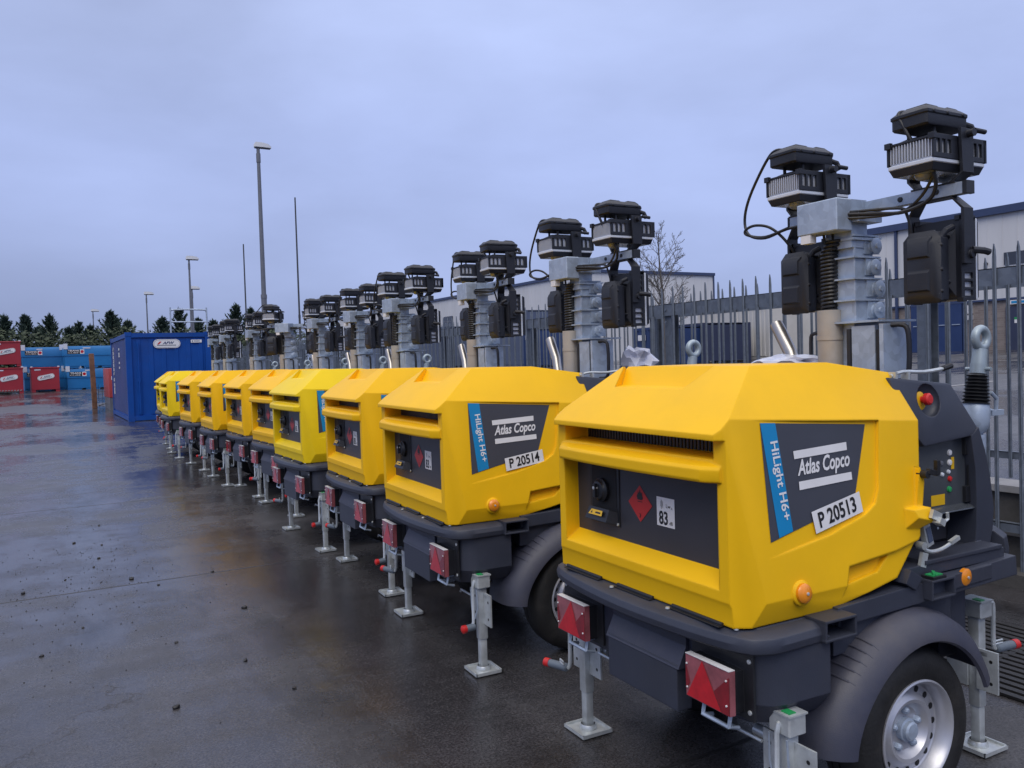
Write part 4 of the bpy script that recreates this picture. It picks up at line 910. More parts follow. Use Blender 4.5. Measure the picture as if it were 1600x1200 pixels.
# ------------------------------------------------------------------ wall and fences to the right
mb = MB(); mb.bb(5.55, 5.75, -3, 52, 0, .565); mb.mi = 1; mb.bb(5.51, 5.79, -3, 52, .565, .61); mb.mi = 0; mb.bb(5.47, 5.55, -3, 52, 0, .29); mb.mi = 1; mb.bb(5.465, 5.55, -3, 52, .29, .315); mb.mi = 0
mb.bb(5.75, 5.9, -3, 52, 0, .568)
mb.bb(5.27, 5.47, -3, 52, 0, .09)
tag(mb.build('retaining_wall', [M['concrete'], M['cap']]), 'low damp concrete retaining wall with pale coping behind the trailers', 'wall')
def fence(x, zb, zt, y0, y1, rails, posts, lab, npost, big, off):
    t = thing('palisade_fence', lab, 'fence', (x, y0, 0))
    for z, h in rails:
        mb = MB(); mb.box((0, (y1 - y0) / 2, z), (.006, y1 - y0, h)); mb.box((.022, (y1 - y0) / 2, z + h / 2 - .003), (.05, y1 - y0, .006)); mb.build('rail', M['galv2'], t)
    post0 = None
    y = posts
    while y < y1:
        if post0 is None:
            mb = MB(); mb.box((.03, 0, (zt + zb - .15) / 2 - .0), (.008, .10, zt - .15 - zb)); mb.box((0.075, 0, (zt + zb - .15) / 2), (.09, .008, zt - .15 - zb)); mb.box((.12, 0, (zt + zb - .15) / 2), (.008, .10, zt - .15 - zb))
            for z in (rails[0][0], rails[0][0] - .12): mb.cyl((-.012, 0, z), (0, 0, z), .012, 10)
            post0 = mb.build('post', M['galv2'], t); o = post0
        else: o = post0.copy(); C.objects.link(o); o.parent = t
        o.location = (0, y - y0, 0); y += 2.75
    def pale(mb, yy):
        z0, z1 = zb + random.uniform(-.01, .01), zt + random.uniform(-.012, .012); w = .0135
        # W-section pale with a pointed head
        sec = [(-.010, -w), (-.016, -w * .45), (-.008, 0), (-.016, w * .45), (-.010, w)]
        rings = [[(dx - .004, yy + dy, z) for dx, dy in sec] + [(dx, yy + dy, z) for dx, dy in sec[::-1]] for z in (z0, z1 - .09)]
        rings.append([(dx - .004, yy + dy * .75, z1 - .04) for dx, dy in sec] + [(dx, yy + dy * .75, z1 - .04) for dx, dy in sec[::-1]])
        rings.append([(dx - .004, yy + dy * .12, z1) for dx, dy in sec] + [(dx, yy + dy * .12, z1) for dx, dy in sec[::-1]])
        mb.loft(rings)
    yy = off; k = 0; rest = MB(); p0 = None
    while yy < y1 - y0:
        if yy + y0 > 1.2 and k < 100:
            if p0 is None:
                mb = MB(); pale(mb, 0.); p0 = mb.build('pale', M['galv2'], t); o = p0
            else: o = p0.copy(); C.objects.link(o); o.parent = t
            o.location = (0, yy, random.uniform(-.012, .012)); o.rotation_euler = (random.uniform(-.004, .004), 0, 0); k += 1
        else: pale(rest, yy)
        yy += .158
    tag(rest.build('pale', M['galv2'], t), kind='stuff')
    return t
fence(5.38, .09, 2.20, -2.0, 50, [(1.985, .115), (.36, .06)], .92, 'weathered grey palisade fence with deep top rail standing in front of the retaining wall', 12, True, .086)
fence(5.98, .58, 2.20, -2.0, 50, [(1.97, .05), (.75, .05)], 1.9, 'second grey palisade fence standing on the ground behind the retaining wall', 12, True, .02)

# ------------------------------------------------------------------ things behind the fence
def wall_with(mb, x, y0, y1, z0, z1, t=.25): mb.bb(x, x + t, y0, y1, z0, z1)
# long unit, cream cladding over brown brick, face parallel to the row
t = thing('industrial_unit', 'cream clad industrial unit with navy roof edge and brown brick base at the right', 'building', (28.7, 0, 0))
AE = 23.6
mb = MB(); mb.bb(0, 14, -30, AE, 3.10, 6.08)
for i in range(107): yy = -30 + i * .5; mb.bb(-.012, 0, yy, yy + .03, 3.11, 6.07)
mb.build('cladding', M['clad'], t)
mb = MB(); mb.bb(.06, 13.9, -29.9, AE - .1, .8, 3.09); mb.build('brick_base', M['brick'], t)
mb = MB(); mb.bb(-.12, 14.1, -30.1, AE + .1, 6.08, 6.26); mb.bb(-.14, 0, -30.1, AE + .1, 6.0, 6.08); mb.build('roof_edge', M['clad_trim'], t)
mb = MB(); mb.bb(-.03, .06, -30, AE, 3.04, 3.11); mb.build('flashing', M['clad_trim'], t)
for k in range(4):
    y0 = 17.98 + k * .51; mb = MB(); mb.bb(-.02, .05, y0, y0 + .47, 1.30, 3.5); d = mb.build('door', M['navy'], t)
    mb = MB(); mb.bb(-.05, -.02, y0 + .06, y0 + .36, 2.28, 2.31); mb.build('push_bar', M['galv'], d)
mb = MB(); mb.bb(.0, .055, 17.90, 20.08, 3.51, 3.60); mb.bb(.0, .055, 17.86, 17.95, 1.3, 3.5); mb.build('door_frame', M['clad_trim'], t)
mb = MB(); mb.bb(-.02, .05, 14.6, 16.42, 1.30, 2.80); d = mb.build('door', M['navydark'], t)
mb = MB(); mb.bb(-.026, -.02, 16.0, 16.12, 2.24, 2.36); mb.mi = 1; mb.bb(-.026, -.02, 16.0, 16.12, 2.36, 2.44); mb.build('notice', [M['white'], M['green']], d)
mb = MB(); mb.bb(-.03, .05, 13.9, 16.45, 4.24, 4.66); mb.build('window', M['glass'], t)
mb = MB(); mb.bb(-.02, .055, 17.60, 17.78, 2.66, 2.96); mb.bb(-.02, .055, 17.60, 17.78, 2.44, 2.60); mb.build('notice', M['white'], t)
mb = MB(); mb.bb(-.06, .03, 14.3, 16.30, 2.88, 3.02); mb.mi = 1; mb.bb(-.066, -.06, 14.9, 16.2, 2.91, 2.99); mb.build('door_sign', [M['white'], M['blue']], t)
mb = MB(); mb.cyl((-.12, 17.05, 4.35), (.0, 17.05, 4.35), .05, 10); mb.build('wall_lamp', M['black'], t)
mb = MB(); mb.bb(-.08, -.0, 20.5, 20.6, 1.2, 6.0); mb.build('downpipe', M['clad_trim'], t)
# second unit further left, corner towards us
t = thing('industrial_unit', 'cream clad industrial unit with thin navy roof edge behind the middle of the row', 'building', (25.5, 36.2, 0))
mb = MB(); mb.bb(0, 8.4, 0, 44, .8, 6.0)
for i in range(88): yy = i * .5; mb.bb(-.012, 0, yy, yy + .03, 3.0, 5.99)
for i in range(17): xx = i * .5; mb.bb(xx, xx + .03, -.012, 0, .9, 5.99)
mb.build('cladding', M['clad'], t)
mb = MB(); mb.bb(-.1, 8.5, -.1, 44.1, 6.0, 6.16); mb.bb(8.40, 8.48, -.05, .03, .9, 6.0); mb.build('roof_edge', M['clad_trim'], t)
for y, z in ((8.5, 4.3), (17.6, 4.3), (27, 4.3)):
    mb = MB(); mb.bb(-.05, .1, y, y + 1.5, z - .75, z + .45); f = mb.build('window', M['glass'], t)
    mb = MB(); mb.bb(-.07, -.05, y + .7, y + .78, z - .75, z + .45); mb.bb(-.07, -.05, y, y + 1.5, z + .05, z + .11); mb.build('mullion', M['steel_grey'], f)
mb = MB(); mb.bb(-.10, 0, .2, 43.8, .8, 2.9); mb.build('lower_wall', M['slateblue'], t)
# house beyond
t = thing('house', 'small cream house with a dark slate roof beyond the white container', 'house', (38.9, 38.0, 1.2), radians(62))
mb = MB(); mb.bb(0, 6, -3.0, 2.6, 0, 2.25); mb.build('wall', M['render'], t)
mb = MB(); mb.prism([(-.4, 2.22), (3, 3.15), (6.4, 2.22), (6.4, 2.10), (3, 3.02), (-.4, 2.10)], -3.2, 2.8, 'y'); mb.build('roof', M['rooftile'], t)
for y in (-2.4, -.6, 1.2):
    mb = MB(); mb.bb(-.04, .02, y, y + .9, .95, 1.85); f = mb.build('window', M['glass'], t)
    mb = MB(); mb.bb(-.06, -.03, y + .41, y + .47, .95, 1.85); mb.bb(-.06, -.03, y - .05, y + .95, .9, .96); mb.build('frame', M['white'], f)
def shed(x0, y0, x1, y1, depth, zb, h, m, lab, cat='container', name='container', group=None, doors=True, sign=None):
    """box container whose long face runs from (x0,y0) to (x1,y1); corrugated, corner posts, roof rail, door"""
    dx, dy = x1 - x0, y1 - y0; Ln = hypot(dx, dy); a = math.atan2(dy, dx)
    t = thing(name, lab, cat, (x0, y0, zb), a, group)
    mb = MB(); mb.bb(0, Ln, .03, depth, .12, h - .08)
    n = int(Ln / .28)
    for i in range(n): mb.hexa([(i * .28 + .05, .0, .14), (i * .28 + .17, .0, .14), (i * .28 + .20, .04, .14), (i * .28 + .02, .04, .14), (i * .28 + .05, .0, h - .1), (i * .28 + .17, .0, h - .1), (i * .28 + .20, .04, h - .1), (i * .28 + .02, .04, h - .1)])
    mb.build('body', m, t)
    mb = MB()
    for xx in (-.02, Ln - .1):
        for yy in (-.02, depth - .08): mb.bb(xx, xx + .12, yy, yy + .12, 0, h)
    for z in (.0, h - .1): mb.bb(.1, Ln - .1, -.015, .06, z + .001, z + .099); mb.bb(.1, Ln - .1, depth - .06, depth + .015, z + .001, z + .099)
    mb.bb(0, Ln, 0, depth, h - .03, h - .005)
    mb.build('frame', m, t)
    if doors:
        mb = MB(); mb.bb(Ln * .4, Ln * .4 + .95, -.03, .0, .15, 2.05); d = mb.build('door', m, t)
        mb = MB(); mb.bb(Ln * .4 + .05, Ln * .4 + .12, -.06, -.03, 1.0, 1.1); mb.build('handle', M['galv'], d)
    if sign:
        mb = MB(); mb.bb(sign, sign + .55, -.035, -.02, h - .5, h - .28); mb.build('notice', M['white'], t)
    return t
shed(26.1, 28.9, 24.9, 23.5, 2.4, 1.22, 2.2, M['whitebox'], 'off white site container behind the fence, beside the bare tree')
shed(28.4, 26.7, 27.5, 23.5, 2.4, 1.30, 2.1, M['navydark'], 'dark navy container standing behind and right of the white container', sign=1.0)
shed(20.5, 26.4, 20.3, 24.6, 2.2, 1.05, 1.55, M['navy'], 'bright blue cabin behind the fence, just left of the bare tree', doors=False, sign=.3)
shed(22.4, 26.6, 22.1, 24.2, 2.2, 1.11, 1.6, M['navydark'], 'dark shed with a white notice close behind the bare tree', doors=False, sign=.9)
shed(21.6, 41.6, 21.6, 36.8, 2.6, 1.09, 2.95, M['slateblue'], 'tall grey blue cabin behind the fence near the second and third trailers')
shed(20.9, 35.9, 20.8, 34.4, 2.4, 1.06, 1.9, M['navy'], 'blue upright cabin with a small white notice, right of the grey blue cabin', doors=False, sign=.25)
shed(21.7, 53.0, 21.6, 47.0, 2.6, 1.09, 2.6, M['slateblue'], 'grey blue cabin behind the fence, farthest along the row')
# ------------------------------------------------------------------ bare tree
def bare_tree(loc, H_):
    rnd = random.Random(5)
    t = thing('bare_tree', 'leafless young tree with fine upright branches behind the fence', 'tree', loc)
    tr = MB(); br = MB()
    def grow(p, d, ln, r, depth, mb):
        pts = [p]; rad = [r]; q = p.copy(); dd = d.copy(); n = 5
        for i in range(n):
            dd = (dd + Vector((rnd.uniform(-.13, .13), rnd.uniform(-.13, .13), rnd.uniform(-.02, .12)))).normalized()
            q = q + dd * ln / n; pts.append(q.copy()); rad.append(max(.006, r * (1 - (i + 1) / n * .86)))
        mb.tube(pts, rad, 6 if r > .03 else 4, cap=False)
        if depth > 0:
            k = 22 if depth == 3 else (8 if depth == 2 else 5)
            for j in range(k):
                f = (.22 if depth == 3 else .22) + (.74 if depth == 3 else .74) * j / k + rnd.uniform(-.03, .03); f = min(.98, f); i = min(n - 1, int(f * n))
                b0 = pts[i].lerp(pts[i + 1], f * n - i); az = j * 2.4 + rnd.uniform(-.5, .5)
                base = (pts[i + 1] - pts[i]).normalized(); side = base.orthogonal().normalized(); side.rotate(Matrix.Rotation(az, 3, base))
                nd = (base * .8 + side * rnd.uniform(.45, .9)).normalized()
                grow(b0, nd, ln * (.52 if depth == 3 else .45) * rnd.uniform(.7, 1.1) * (1.15 - .75 * f), max(.006, rad[i] * (.34 if depth == 3 else .5)), depth - 1, br)
    grow(Vector((0, 0, 0)), Vector((.02, 0, 1)), H_, .10, 3, tr)
    tr.build('trunk', M['bark'], t); br.build('branches', M['bark'], t)
bare_tree((19.87, 23.88, 1.02), 4.85)

# ------------------------------------------------------------------ far end of the yard
LOGO = 'AFW'
def oval_sign(parent, c, e1, e2, w, h, tilt=0., off=.02):
    """white rounded plate with a red slash, blue letters and a dark underline"""
    e1 = Vector(e1); e2 = Vector(e2); n = e1.cross(e2)
    a, b = e1 * cos(tilt) + e2 * sin(tilt), e2 * cos(tilt) - e1 * sin(tilt); c = Vector(c)
    def ring(s_, o): 
        r = h / 2 * s_; L_ = w / 2 - h / 2; P = []
        for k in range(20): t = -pi / 2 + pi * k / 19; P.append((L_ + r * cos(t), r * sin(t)))
        for k in range(20): t = pi / 2 + pi * k / 19; P.append((-L_ + r * cos(t), r * sin(t)))
        return [c + a * x + b * y + n * o for x, y in P]
    mb = MB(); mb.loft([ring(1, 0), ring(1, off)]); mb.mi = 1
    R1, R2 = ring(.86, off + .002), ring(.80, off + .002)
    vs = [mb.v(p) for p in R1] + [mb.v(p) for p in R2]; nn = len(R1)
    for i in range(nn): mb._f([vs[i], vs[(i + 1) % nn], vs[nn + (i + 1) % nn], vs[nn + i]])
    q = lambda x, y: c + a * x + b * y + n * (off + .004)
    mb.mi = 2; mb.faces([q(-w * .36, -h * .08), q(-w * .29, -h * .08), q(-w * .19, h * .24), q(-w * .26, h * .24)], [(0, 1, 2, 3)])
    mb.mi = 1; mb.faces([q(-w * .36, -h * .22), q(w * .34, -h * .22), q(w * .34, -h * .14), q(-w * .36, -h * .14)], [(0, 1, 2, 3)])
    mb.mi = 3; text_mb(mb, LOGO, h * .28, q(-w * .16, -h * .05), a, b, shear=.3, bold=.03, width=w * .44)
    return mb.build('logo_plate', [M['white'], M['steel_grey'], M['red'], M['navy']], parent, ang=None, recalc=False)

t = thing('shipping_container', 'blue steel shipping container with a white oval sign beyond the far end of the row', 'container', (2.08, 27.39, 0), .012)
W_, D_, H_ = 2.44, 5.6, 2.68
mb = MB(); mb.bb(.05, W_ - .05, .05, D_ - .05, .14, H_ - .06)
for i in range(6):       # shallow pressed ribs of the end wall
    x = .30 + i * .36; mb.hexa([(x, .03, .2), (x + .10, .03, .2), (x + .13, .055, .2), (x - .03, .055, .2), (x, .03, H_ - .2), (x + .10, .03, H_ - .2), (x + .13, .055, H_ - .2), (x - .03, .055, H_ - .2)])
mb.build('end_wall', M['cont'], t)
mb = MB()
for i in range(20):
    y = .25 + i * .28; mb.hexa([(.02, y, .2), (.02, y + .12, .2), (.055, y + .16, .2), (.055, y - .04, .2), (.02, y, H_ - .2), (.02, y + .12, H_ - .2), (.055, y + .16, H_ - .2), (.055, y - .04, H_ - .2)])
sw = mb.build('side_wall', M['contpurple'], t)
mb = MB()
for x in (0, W_ - .16):
    for y in (0, D_ - .16): mb.bb(x, x + .16, y, y + .16, .0 if y else .12, H_)
for z in (.02, H_ - .14): mb.bb(.16, W_ - .16, .0, .06, z, z + .13); mb.bb(0, .06, .16, D_ - .16, z, z + .13); mb.bb(W_ - .06, W_, .16, D_ - .16, z, z + .13)
mb.bb(.05, W_ - .05, .06, D_ - .06, H_ - .05, H_ - .02)
mb.build('frame', M['cont'], t)
mb = MB()
for x in (-.01, W_ - .17):
    for y in (-.01, D_ - .17):
        for z in (0, H_ - .10): mb.bb(x, x + .18, y, y + .18, z, z + .12)
mb.build('corner_casting', M['cont'], t)
mb = MB()   # locking bars standing at the near corner
mb.tube([(.34, -.03, .25), (.34, -.03, H_ - .3)], .02, 8); mb.bb(.30, .38, -.04, .03, 1.2, 1.3); mb.build('locking_bar', M['cont'], t)
oval_sign(t, (1.16, .025, 2.34), (1, 0, 0), (0, 0, 1), .78, .27, off=.02)
mb = MB(); mb.bb(1.86, 2.18, .005, .028, 2.36, 2.45); mb.mi = 1; mb.bb(1.89, 1.92, .003, .005, 2.38, 2.43); mb.bb(1.95, 2.12, .003, .005, 2.395, 2.42); mb.build('number_plate', [M['white'], M['steel_grey']], t)
mb = MB()
for i, z in enumerate([2.34, 2.20, 2.06, 1.92, 1.78, 1.64, 1.50, 1.28, 1.10, .96, .84]):    # worn white lettering running down the side wall
    y = 4.8
    mb.bb(.008, .02, y - .16, y + .10, z - .10, z + (.02 if i % 3 else -.03)); mb.bb(.008, .02, y - .16, y - .05, z - .10, z + .02)
for i, z in enumerate([2.28, 2.14, 2.06, 1.84, 1.68]): mb.bb(.008, .02, 2.4, 2.62, z - .07, z)
mb.build('worn_lettering', M['white'], sw)

t = thing('guard_rail', 'galvanised steel guard rail frame rising behind the blue container', 'rail', (4.75, 38.6, .05))
mb = MB(); mb.tube(lerp_pts([(0, 0, .0), (0, 0, 3.85), (.03, 0, 4.0), (.16, 0, 4.08), (1.34, 0, 4.08), (1.47, 0, 4.0), (1.5, 0, 3.85), (1.5, 0, 0)], 3), .036, 8); mb.tube([(0, 0, 3.55), (1.5, 0, 3.55)], .03, 8); mb.tube([(0, 0, 3.05), (1.5, 0, 3.05)], .02, 8); mb.build('tube_frame', M['galv'], t)
mb = MB(); mb.bb(-.8, 1.6, .05, 1.3, 2.55, 2.95); mb.bb(-.6, 1.4, .1, 1.2, 0, 2.55); mb.build('machine_body', M['pole_dark'], t)

def tank(x, y, z, w, d, h, m, lab, group, name, kind):
    t = thing(name, lab, 'fuel tank', (x, y, z), .07, group)
    mb = MB()
    if kind == 'red':
        mb.bb(0, w, 0, d, .12, h - .04); mb.bb(-.03, w + .03, -.03, d + .03, h - .07, h); mb.bevel(.012, 1)
        for xx in (.0, w - .2): mb.bb(xx, xx + .2, .02, d, 0, .12)
        b = mb.build('tank_body', m, t)
        oval_sign(t, (w * .52, -.012, h * .60), (1, 0, 0), (0, 0, 1), w * .62, w * .19, tilt=.2, off=.010)
        mb = MB()
        for xx in (-.02, w - .08): mb.bb(xx, xx + .1, .0, .1, h, h + .06)
        mb.bb(w * .12, w * .34, -.014, -.002, h - .17, h - .11); mb.build('lifting_lug', M['trim'], t)
    else:
        mb.bb(0, w, .0, d, .10, h * .56)
        mb.loft([[(-.03, -.03, h * .56), (w + .03, -.03, h * .56), (w + .03, d + .03, h * .56), (-.03, d + .03, h * .56)], [(-.03, -.03, h * .86), (w + .03, -.03, h * .86), (w + .03, d + .03, h * .86), (-.03, d + .03, h * .86)], [(.06, .08, h), (w - .06, .08, h), (w - .06, d - .08, h), (.06, d - .08, h)]])
        for xx in (0, w * .36, w * .72): mb.bb(xx, xx + w * .28, .02, d, 0, .10)
        mb.build('tank_body', m, t)
        mb = MB(); mb.bb(.12, .98, -.042, -.032, h * .64, h * .84); mb.mi = 1; mb.bb(.76, .98, -.046, -.0425, h * .64, h * .84)
        mb.mi = 2; mb.lathe([(.085, 0), (.0001, .001)], (.87, -.0465, h * .74), (0, -1, 0), 20)
        mb.mi = 1; text_mb(mb, 'TRANS', h * .068, (.15, -.0465, h * .755), (1, 0, 0), (0, 0, 1), bold=.03, width=.56); text_mb(mb, 'CUBE', h * .058, (.15, -.0465, h * .665), (1, 0, 0), (0, 0, 1), width=.54)
        mb.build('maker_plate', [M['ink'], M['white'], M['refl']], t, ang=None)
        mb = MB(); mb.bb(-.06, .14, -.05, .12, h * .86, h + .14); mb.bb(w - .14, w + .06, -.05, .12, h * .86, h + .14); mb.bb(w * .35, w * .5, -.04, -.032, h * .88, h * .93); mb.build('stacking_post', M['trim'], t)
    return t
gr, gb = 'red fuel tanks at the far end of the yard', 'blue fuel tanks at the far end of the yard'
t = tank(-2.52, 51.9, .49, 1.36, 1.2, 1.40, M['tankred'], 'red fuel tank with a striped lower edge, bottom of the left stack', gr, 'fuel_tank', 'red')
mb = MB()
for i in range(9): mb.hexa([(.06 + i * .14, -.006, .14), (.12 + i * .14, -.006, .14), (.12 + i * .14, -.002, .14), (.06 + i * .14, -.002, .14), (.11 + i * .14, -.006, .20), (.17 + i * .14, -.006, .20), (.17 + i * .14, -.002, .20), (.11 + i * .14, -.002, .20)])
mb.build('hazard_stripe', M['cap'], t)
tank(-2.58, 51.95, 1.95, 1.36, 1.2, 1.36, M['tankred'], 'red fuel tank on top of the left stack', gr, 'fuel_tank', 'red')
tank(-.79, 52.4, .51, 1.36, 1.2, 1.36, M['tankred'], 'single red fuel tank standing alone on the ground, right of the red stack', gr, 'fuel_tank', 'red')
tank(-1.15, 54.4, .57, 2.0, 1.4, 1.22, M['tankblue'], 'blue fuel tank on the ground mostly hidden behind the red tanks', gb, 'fuel_tank', 'blue')
tank(-1.2, 54.5, 1.81, 2.0, 1.4, 1.22, M['tankblue'], 'blue fuel tank on top of the stack right behind the red stack', gb, 'fuel_tank', 'blue')
tank(.2, 56.6, 1.81, 1.6, 1.4, 1.1, M['tankblue'], 'blue fuel tank set farthest back, between the two front blue stacks', gb, 'fuel_tank', 'blue')
tank(.2, 56.6, .63, 1.6, 1.4, 1.16, M['tankblue'], 'blue fuel tank on the ground set farthest back, in the dark gap', gb, 'fuel_tank', 'blue')
tank(.96, 53.2, .53, 2.6, 1.4, 1.22, M['tankblue'], 'blue fuel tank on the ground behind the rusty post', gb, 'fuel_tank', 'blue')
tank(.90, 53.2, 1.79, 2.6, 1.4, 1.24, M['tankblue'], 'blue fuel tank on top of the stack behind the rusty post', gb, 'fuel_tank', 'blue')

t = thing('gate_post', 'rusty upright gate post left of the blue container', 'post', (1.62, 37.6, .04), .1)
mb = MB(); mb.loft([[(x * k + o, y * k, z) for x, y in ((-.09, -.08), (.09, -.08), (.09, .08), (-.09, .08))] for z, k, o in ((0, 1, 0), (.7, 1.02, -.01), (1.5, .98, -.03), (2.24, 1, -.05))]); mb.bevel(.012, 1); mb.build('post', M['rust'], t)
t = thing('mesh_gate', 'low wire mesh gate panel between the rusty post and the red canopy', 'gate', (1.78, 37.7, .05))
mb = MB()
for i in range(5): mb.tube([(i * .14, 0, .02), (i * .14, 0, .95 - .03 * i)], .008, 6)
for z in (.06, .35, .65): mb.tube([(0, 0, z + .02), (.60, 0, z)], .008, 6)
mb.tube([(-.02, -.02, .10), (.60, .0, .26)], .02, 6); mb.build('mesh_panel', M['pole_dark'], t)
t = thing('generator', 'faded red generator canopy on a grey base beside the blue container', 'generator', (2.08, 36.1, .0), .03)
mb = MB(); mb.bb(0, .95, 0, 2.2, .50, 1.66); mb.bevel(.03, 2); mb.build('canopy', M['gennyred'], t)
mb = MB(); mb.bb(.02, .92, .03, 2.17, 0, .50); mb.build('base_tank', M['steel_grey'], t)
mb = MB(); mb.bb(.10, .16, -.008, 0, 1.2, 1.34); mb.bb(.24, .262, -.008, 0, 1.1, 1.5); mb.build('notice', M['white'], t)

def pole(x, y, z, h, r0, r1, lab, lamp=0, m='steel_grey', arms=()):
    t = thing('street_lamp' if lamp else 'flag_pole', lab, 'street lamp' if lamp else 'pole', (x, y, z))
    mb = MB(); mb.cyl((0, 0, 0), (0, 0, h * .42), r0, 14, r0 * .95); mb.cyl((0, 0, h * .42), (0, 0, h - .05), r0 * .82, 14, r1); mb.lathe([(r0 * 1.05, h * .415), (r0 * 1.05, h * .43)], (0, 0, 0), (0, 0, 1), 14)
    if lamp: mb.cyl((0, 0, h - .6), (0, 0, h - .25), r1 * 1.35, 12)
    mb.build('column', M[m], t)
    if lamp:
        s = lamp; mb = MB()
        mb.loft([[(x_ * s, y_ * s, h + z_ * s) for y_, z_ in ((-.16 * k, .0), (.16 * k, .0), (.13 * k, .26 * k), (-.13 * k, .26 * k))] for x_, k in ((-.22, .5), (-.15, 1.), (.2, 1.), (.55, .8), (.72, .35))])
        lh = mb.build('lamp_head', M['lampwhite'], t)
        mb = MB(); mb.loft([[(x_ * s, y_ * s, h - .001 - z_ * s) for y_, z_ in ((-.12, 0), (.12, 0), (.08, .06), (-.08, .06))] for x_ in (-.18, .66)]); mb.build('lamp_glass', M['steel_grey'], lh)
    return t
pole(7.70, 33.86, 0, 10.3, .115, .065, 'tall street lamp with white head, tallest pole on the skyline', .72)
pole(8.90, 33.1, 0, 8.3, .045, .028, 'thin dark pole without lamp, right of the tallest street lamp', 0, 'pole_dark')
pole(8.10, 39.3, .1, 7.15, .045, .028, 'thin dark pole without lamp, left of the tallest street lamp', 0, 'pole_dark')
pole(7.74, 53.3, .5, 7.66, .09, .05, 'street lamp in front of its twin, above the guard rail', .8)
pole(8.28, 56.3, .6, 6.05, .08, .05, 'shorter street lamp standing just right of another, above the guard rail', .7)
pole(6.26, 63.2, .75, 6.1, .06, .04, 'small distant street lamp above the blue container', .7)
pole(3.56, 78.5, .75, 5.9, .06, .04, 'smallest distant street lamp among the conifers at the left', .7)

# ------------------------------------------------------------------ conifers and shrubs
def conifer(x, y, z, h, w, seed, lab):
    rnd = random.Random(seed); t = thing('conifer_tree', lab, 'tree', (x, y, z), rnd.uniform(0, 6), 'conifers behind the far end of the yard')
    mb = MB(); mb.cyl((0, 0, 0), (0, 0, h * .93), .11, 7, .015); mb.build('trunk', M['trunk'], t)
    mb = MB()
    nb = int(52 * h / 4)
    for i in range(nb):
        f = (i + rnd.random()) / nb; zz = h * (.06 + .92 * f); R_ = 1.75 * w * (1 - f) ** .8 * rnd.uniform(.60, 1.12) + .10
        a = i * 2.4 + rnd.uniform(-.4, .4); up = .35 + .75 * f + rnd.uniform(-.1, .25)
        d = Vector((cos(a), sin(a), up)).normalized(); p = Vector((0, 0, zz - .15)); n = 9
        for j in range(n):
            u = (j + .4) / n; q = p + d * R_ * u + Vector((0, 0, .25 * R_ * u * u))
            for k in range(4):
                s_ = (.10 + .17 * (1 - u)) * rnd.uniform(.7, 1.3)
                nd = (d * .9 + Vector((rnd.uniform(-1, 1), rnd.uniform(-1, 1), rnd.uniform(-.4, .8))) * .75).normalized(); sd_ = nd.cross(Vector((rnd.uniform(-1, 1), rnd.uniform(-1, 1), rnd.uniform(-1, 1)))).normalized()
                mb.faces([q - sd_ * s_ * .36, q + nd * s_ * 1.5, q + sd_ * s_ * .36, q - nd * s_ * .3], [(0, 1, 2, 3)])
    for k in range(10):
        q = Vector((0, 0, h * (.9 + .012 * k))); s_ = .16
        nd = Vector((rnd.uniform(-.5, .5), rnd.uniform(-.5, .5), 1)).normalized(); sd_ = nd.orthogonal().normalized()
        mb.faces([q - sd_ * s_ * .2, q + nd * s_ * 1.2, q + sd_ * s_ * .2], [(0, 1, 2)])
    mb.build('crown', M['conifer'], t, ang=None, recalc=False)
CON = [(-3.6, 58.6, 4.6, 1.25), (-2.2, 59.8, 4.3, 1.3), (-1.0, 58.2, 4.75, 1.25), (.35, 59.6, 4.5, 1.35), (1.45, 58.4, 4.35, 1.3), (2.75, 59.6, 4.35, 1.25), (3.95, 58.8, 4.5, 1.35), (5.05, 59.4, 4.4, 1.25),
       (-2.9, 61.5, 4.9, 1.5), (-.3, 61.8, 4.6, 1.5), (2.1, 61.5, 4.7, 1.5), (4.4, 61.6, 4.3, 1.5),
       (7.1, 58.0, 4.55, 1.35), (8.35, 59.2, 4.9, 1.35), (9.5, 58.4, 5.0, 1.2), (10.7, 59.6, 4.7, 1.25), (12.1, 58.6, 4.95, 1.4), (13.5, 60.2, 5.4, 1.3), (14.9, 59, 4.7, 1.4), (16.4, 60, 4.4, 1.3)]
for i, (x, y, h, w_) in enumerate(CON):
    where = 'left of the gap, behind the fuel tanks' if i < 12 else 'right of the gap, behind the blue container'
    conifer(x * 1.02 - .1, y * 1.065 + .6, .74, h * (.92, 1.1, .98, 1.05, .88)[i % 5], w_, 100 + i, 'dark young conifer ' + where)
mb = MB(); rnd = random.Random(3)
for i in range(9000):
    x = rnd.uniform(-6, 20); y = 60.6 + rnd.uniform(-.7, .8); top = 1.15 + .75 * noise.noise((x * .55, y * .6, 2.)) + .3 * noise.noise((x * 1.7, 1, 5.)); z = .7 + rnd.random() ** .6 * max(1.6, top + 2.3)
    s_ = rnd.uniform(.08, .17); nd = Vector((rnd.uniform(-1, 1), rnd.uniform(-1, 1), rnd.uniform(-.2, 1))).normalized(); sd_ = nd.orthogonal().normalized(); q = Vector((x, y, z))
    mb.faces([q - sd_ * s_ * .5, q + nd * s_ * 1.5, q + sd_ * s_ * .5, q - nd * s_ * .4], [(0, 1, 2, 3)])
tag(mb.build('shrubs', M['shrub'], ang=None, recalc=False), 'rough green scrub below the conifers', 'scrub', kind='stuff')

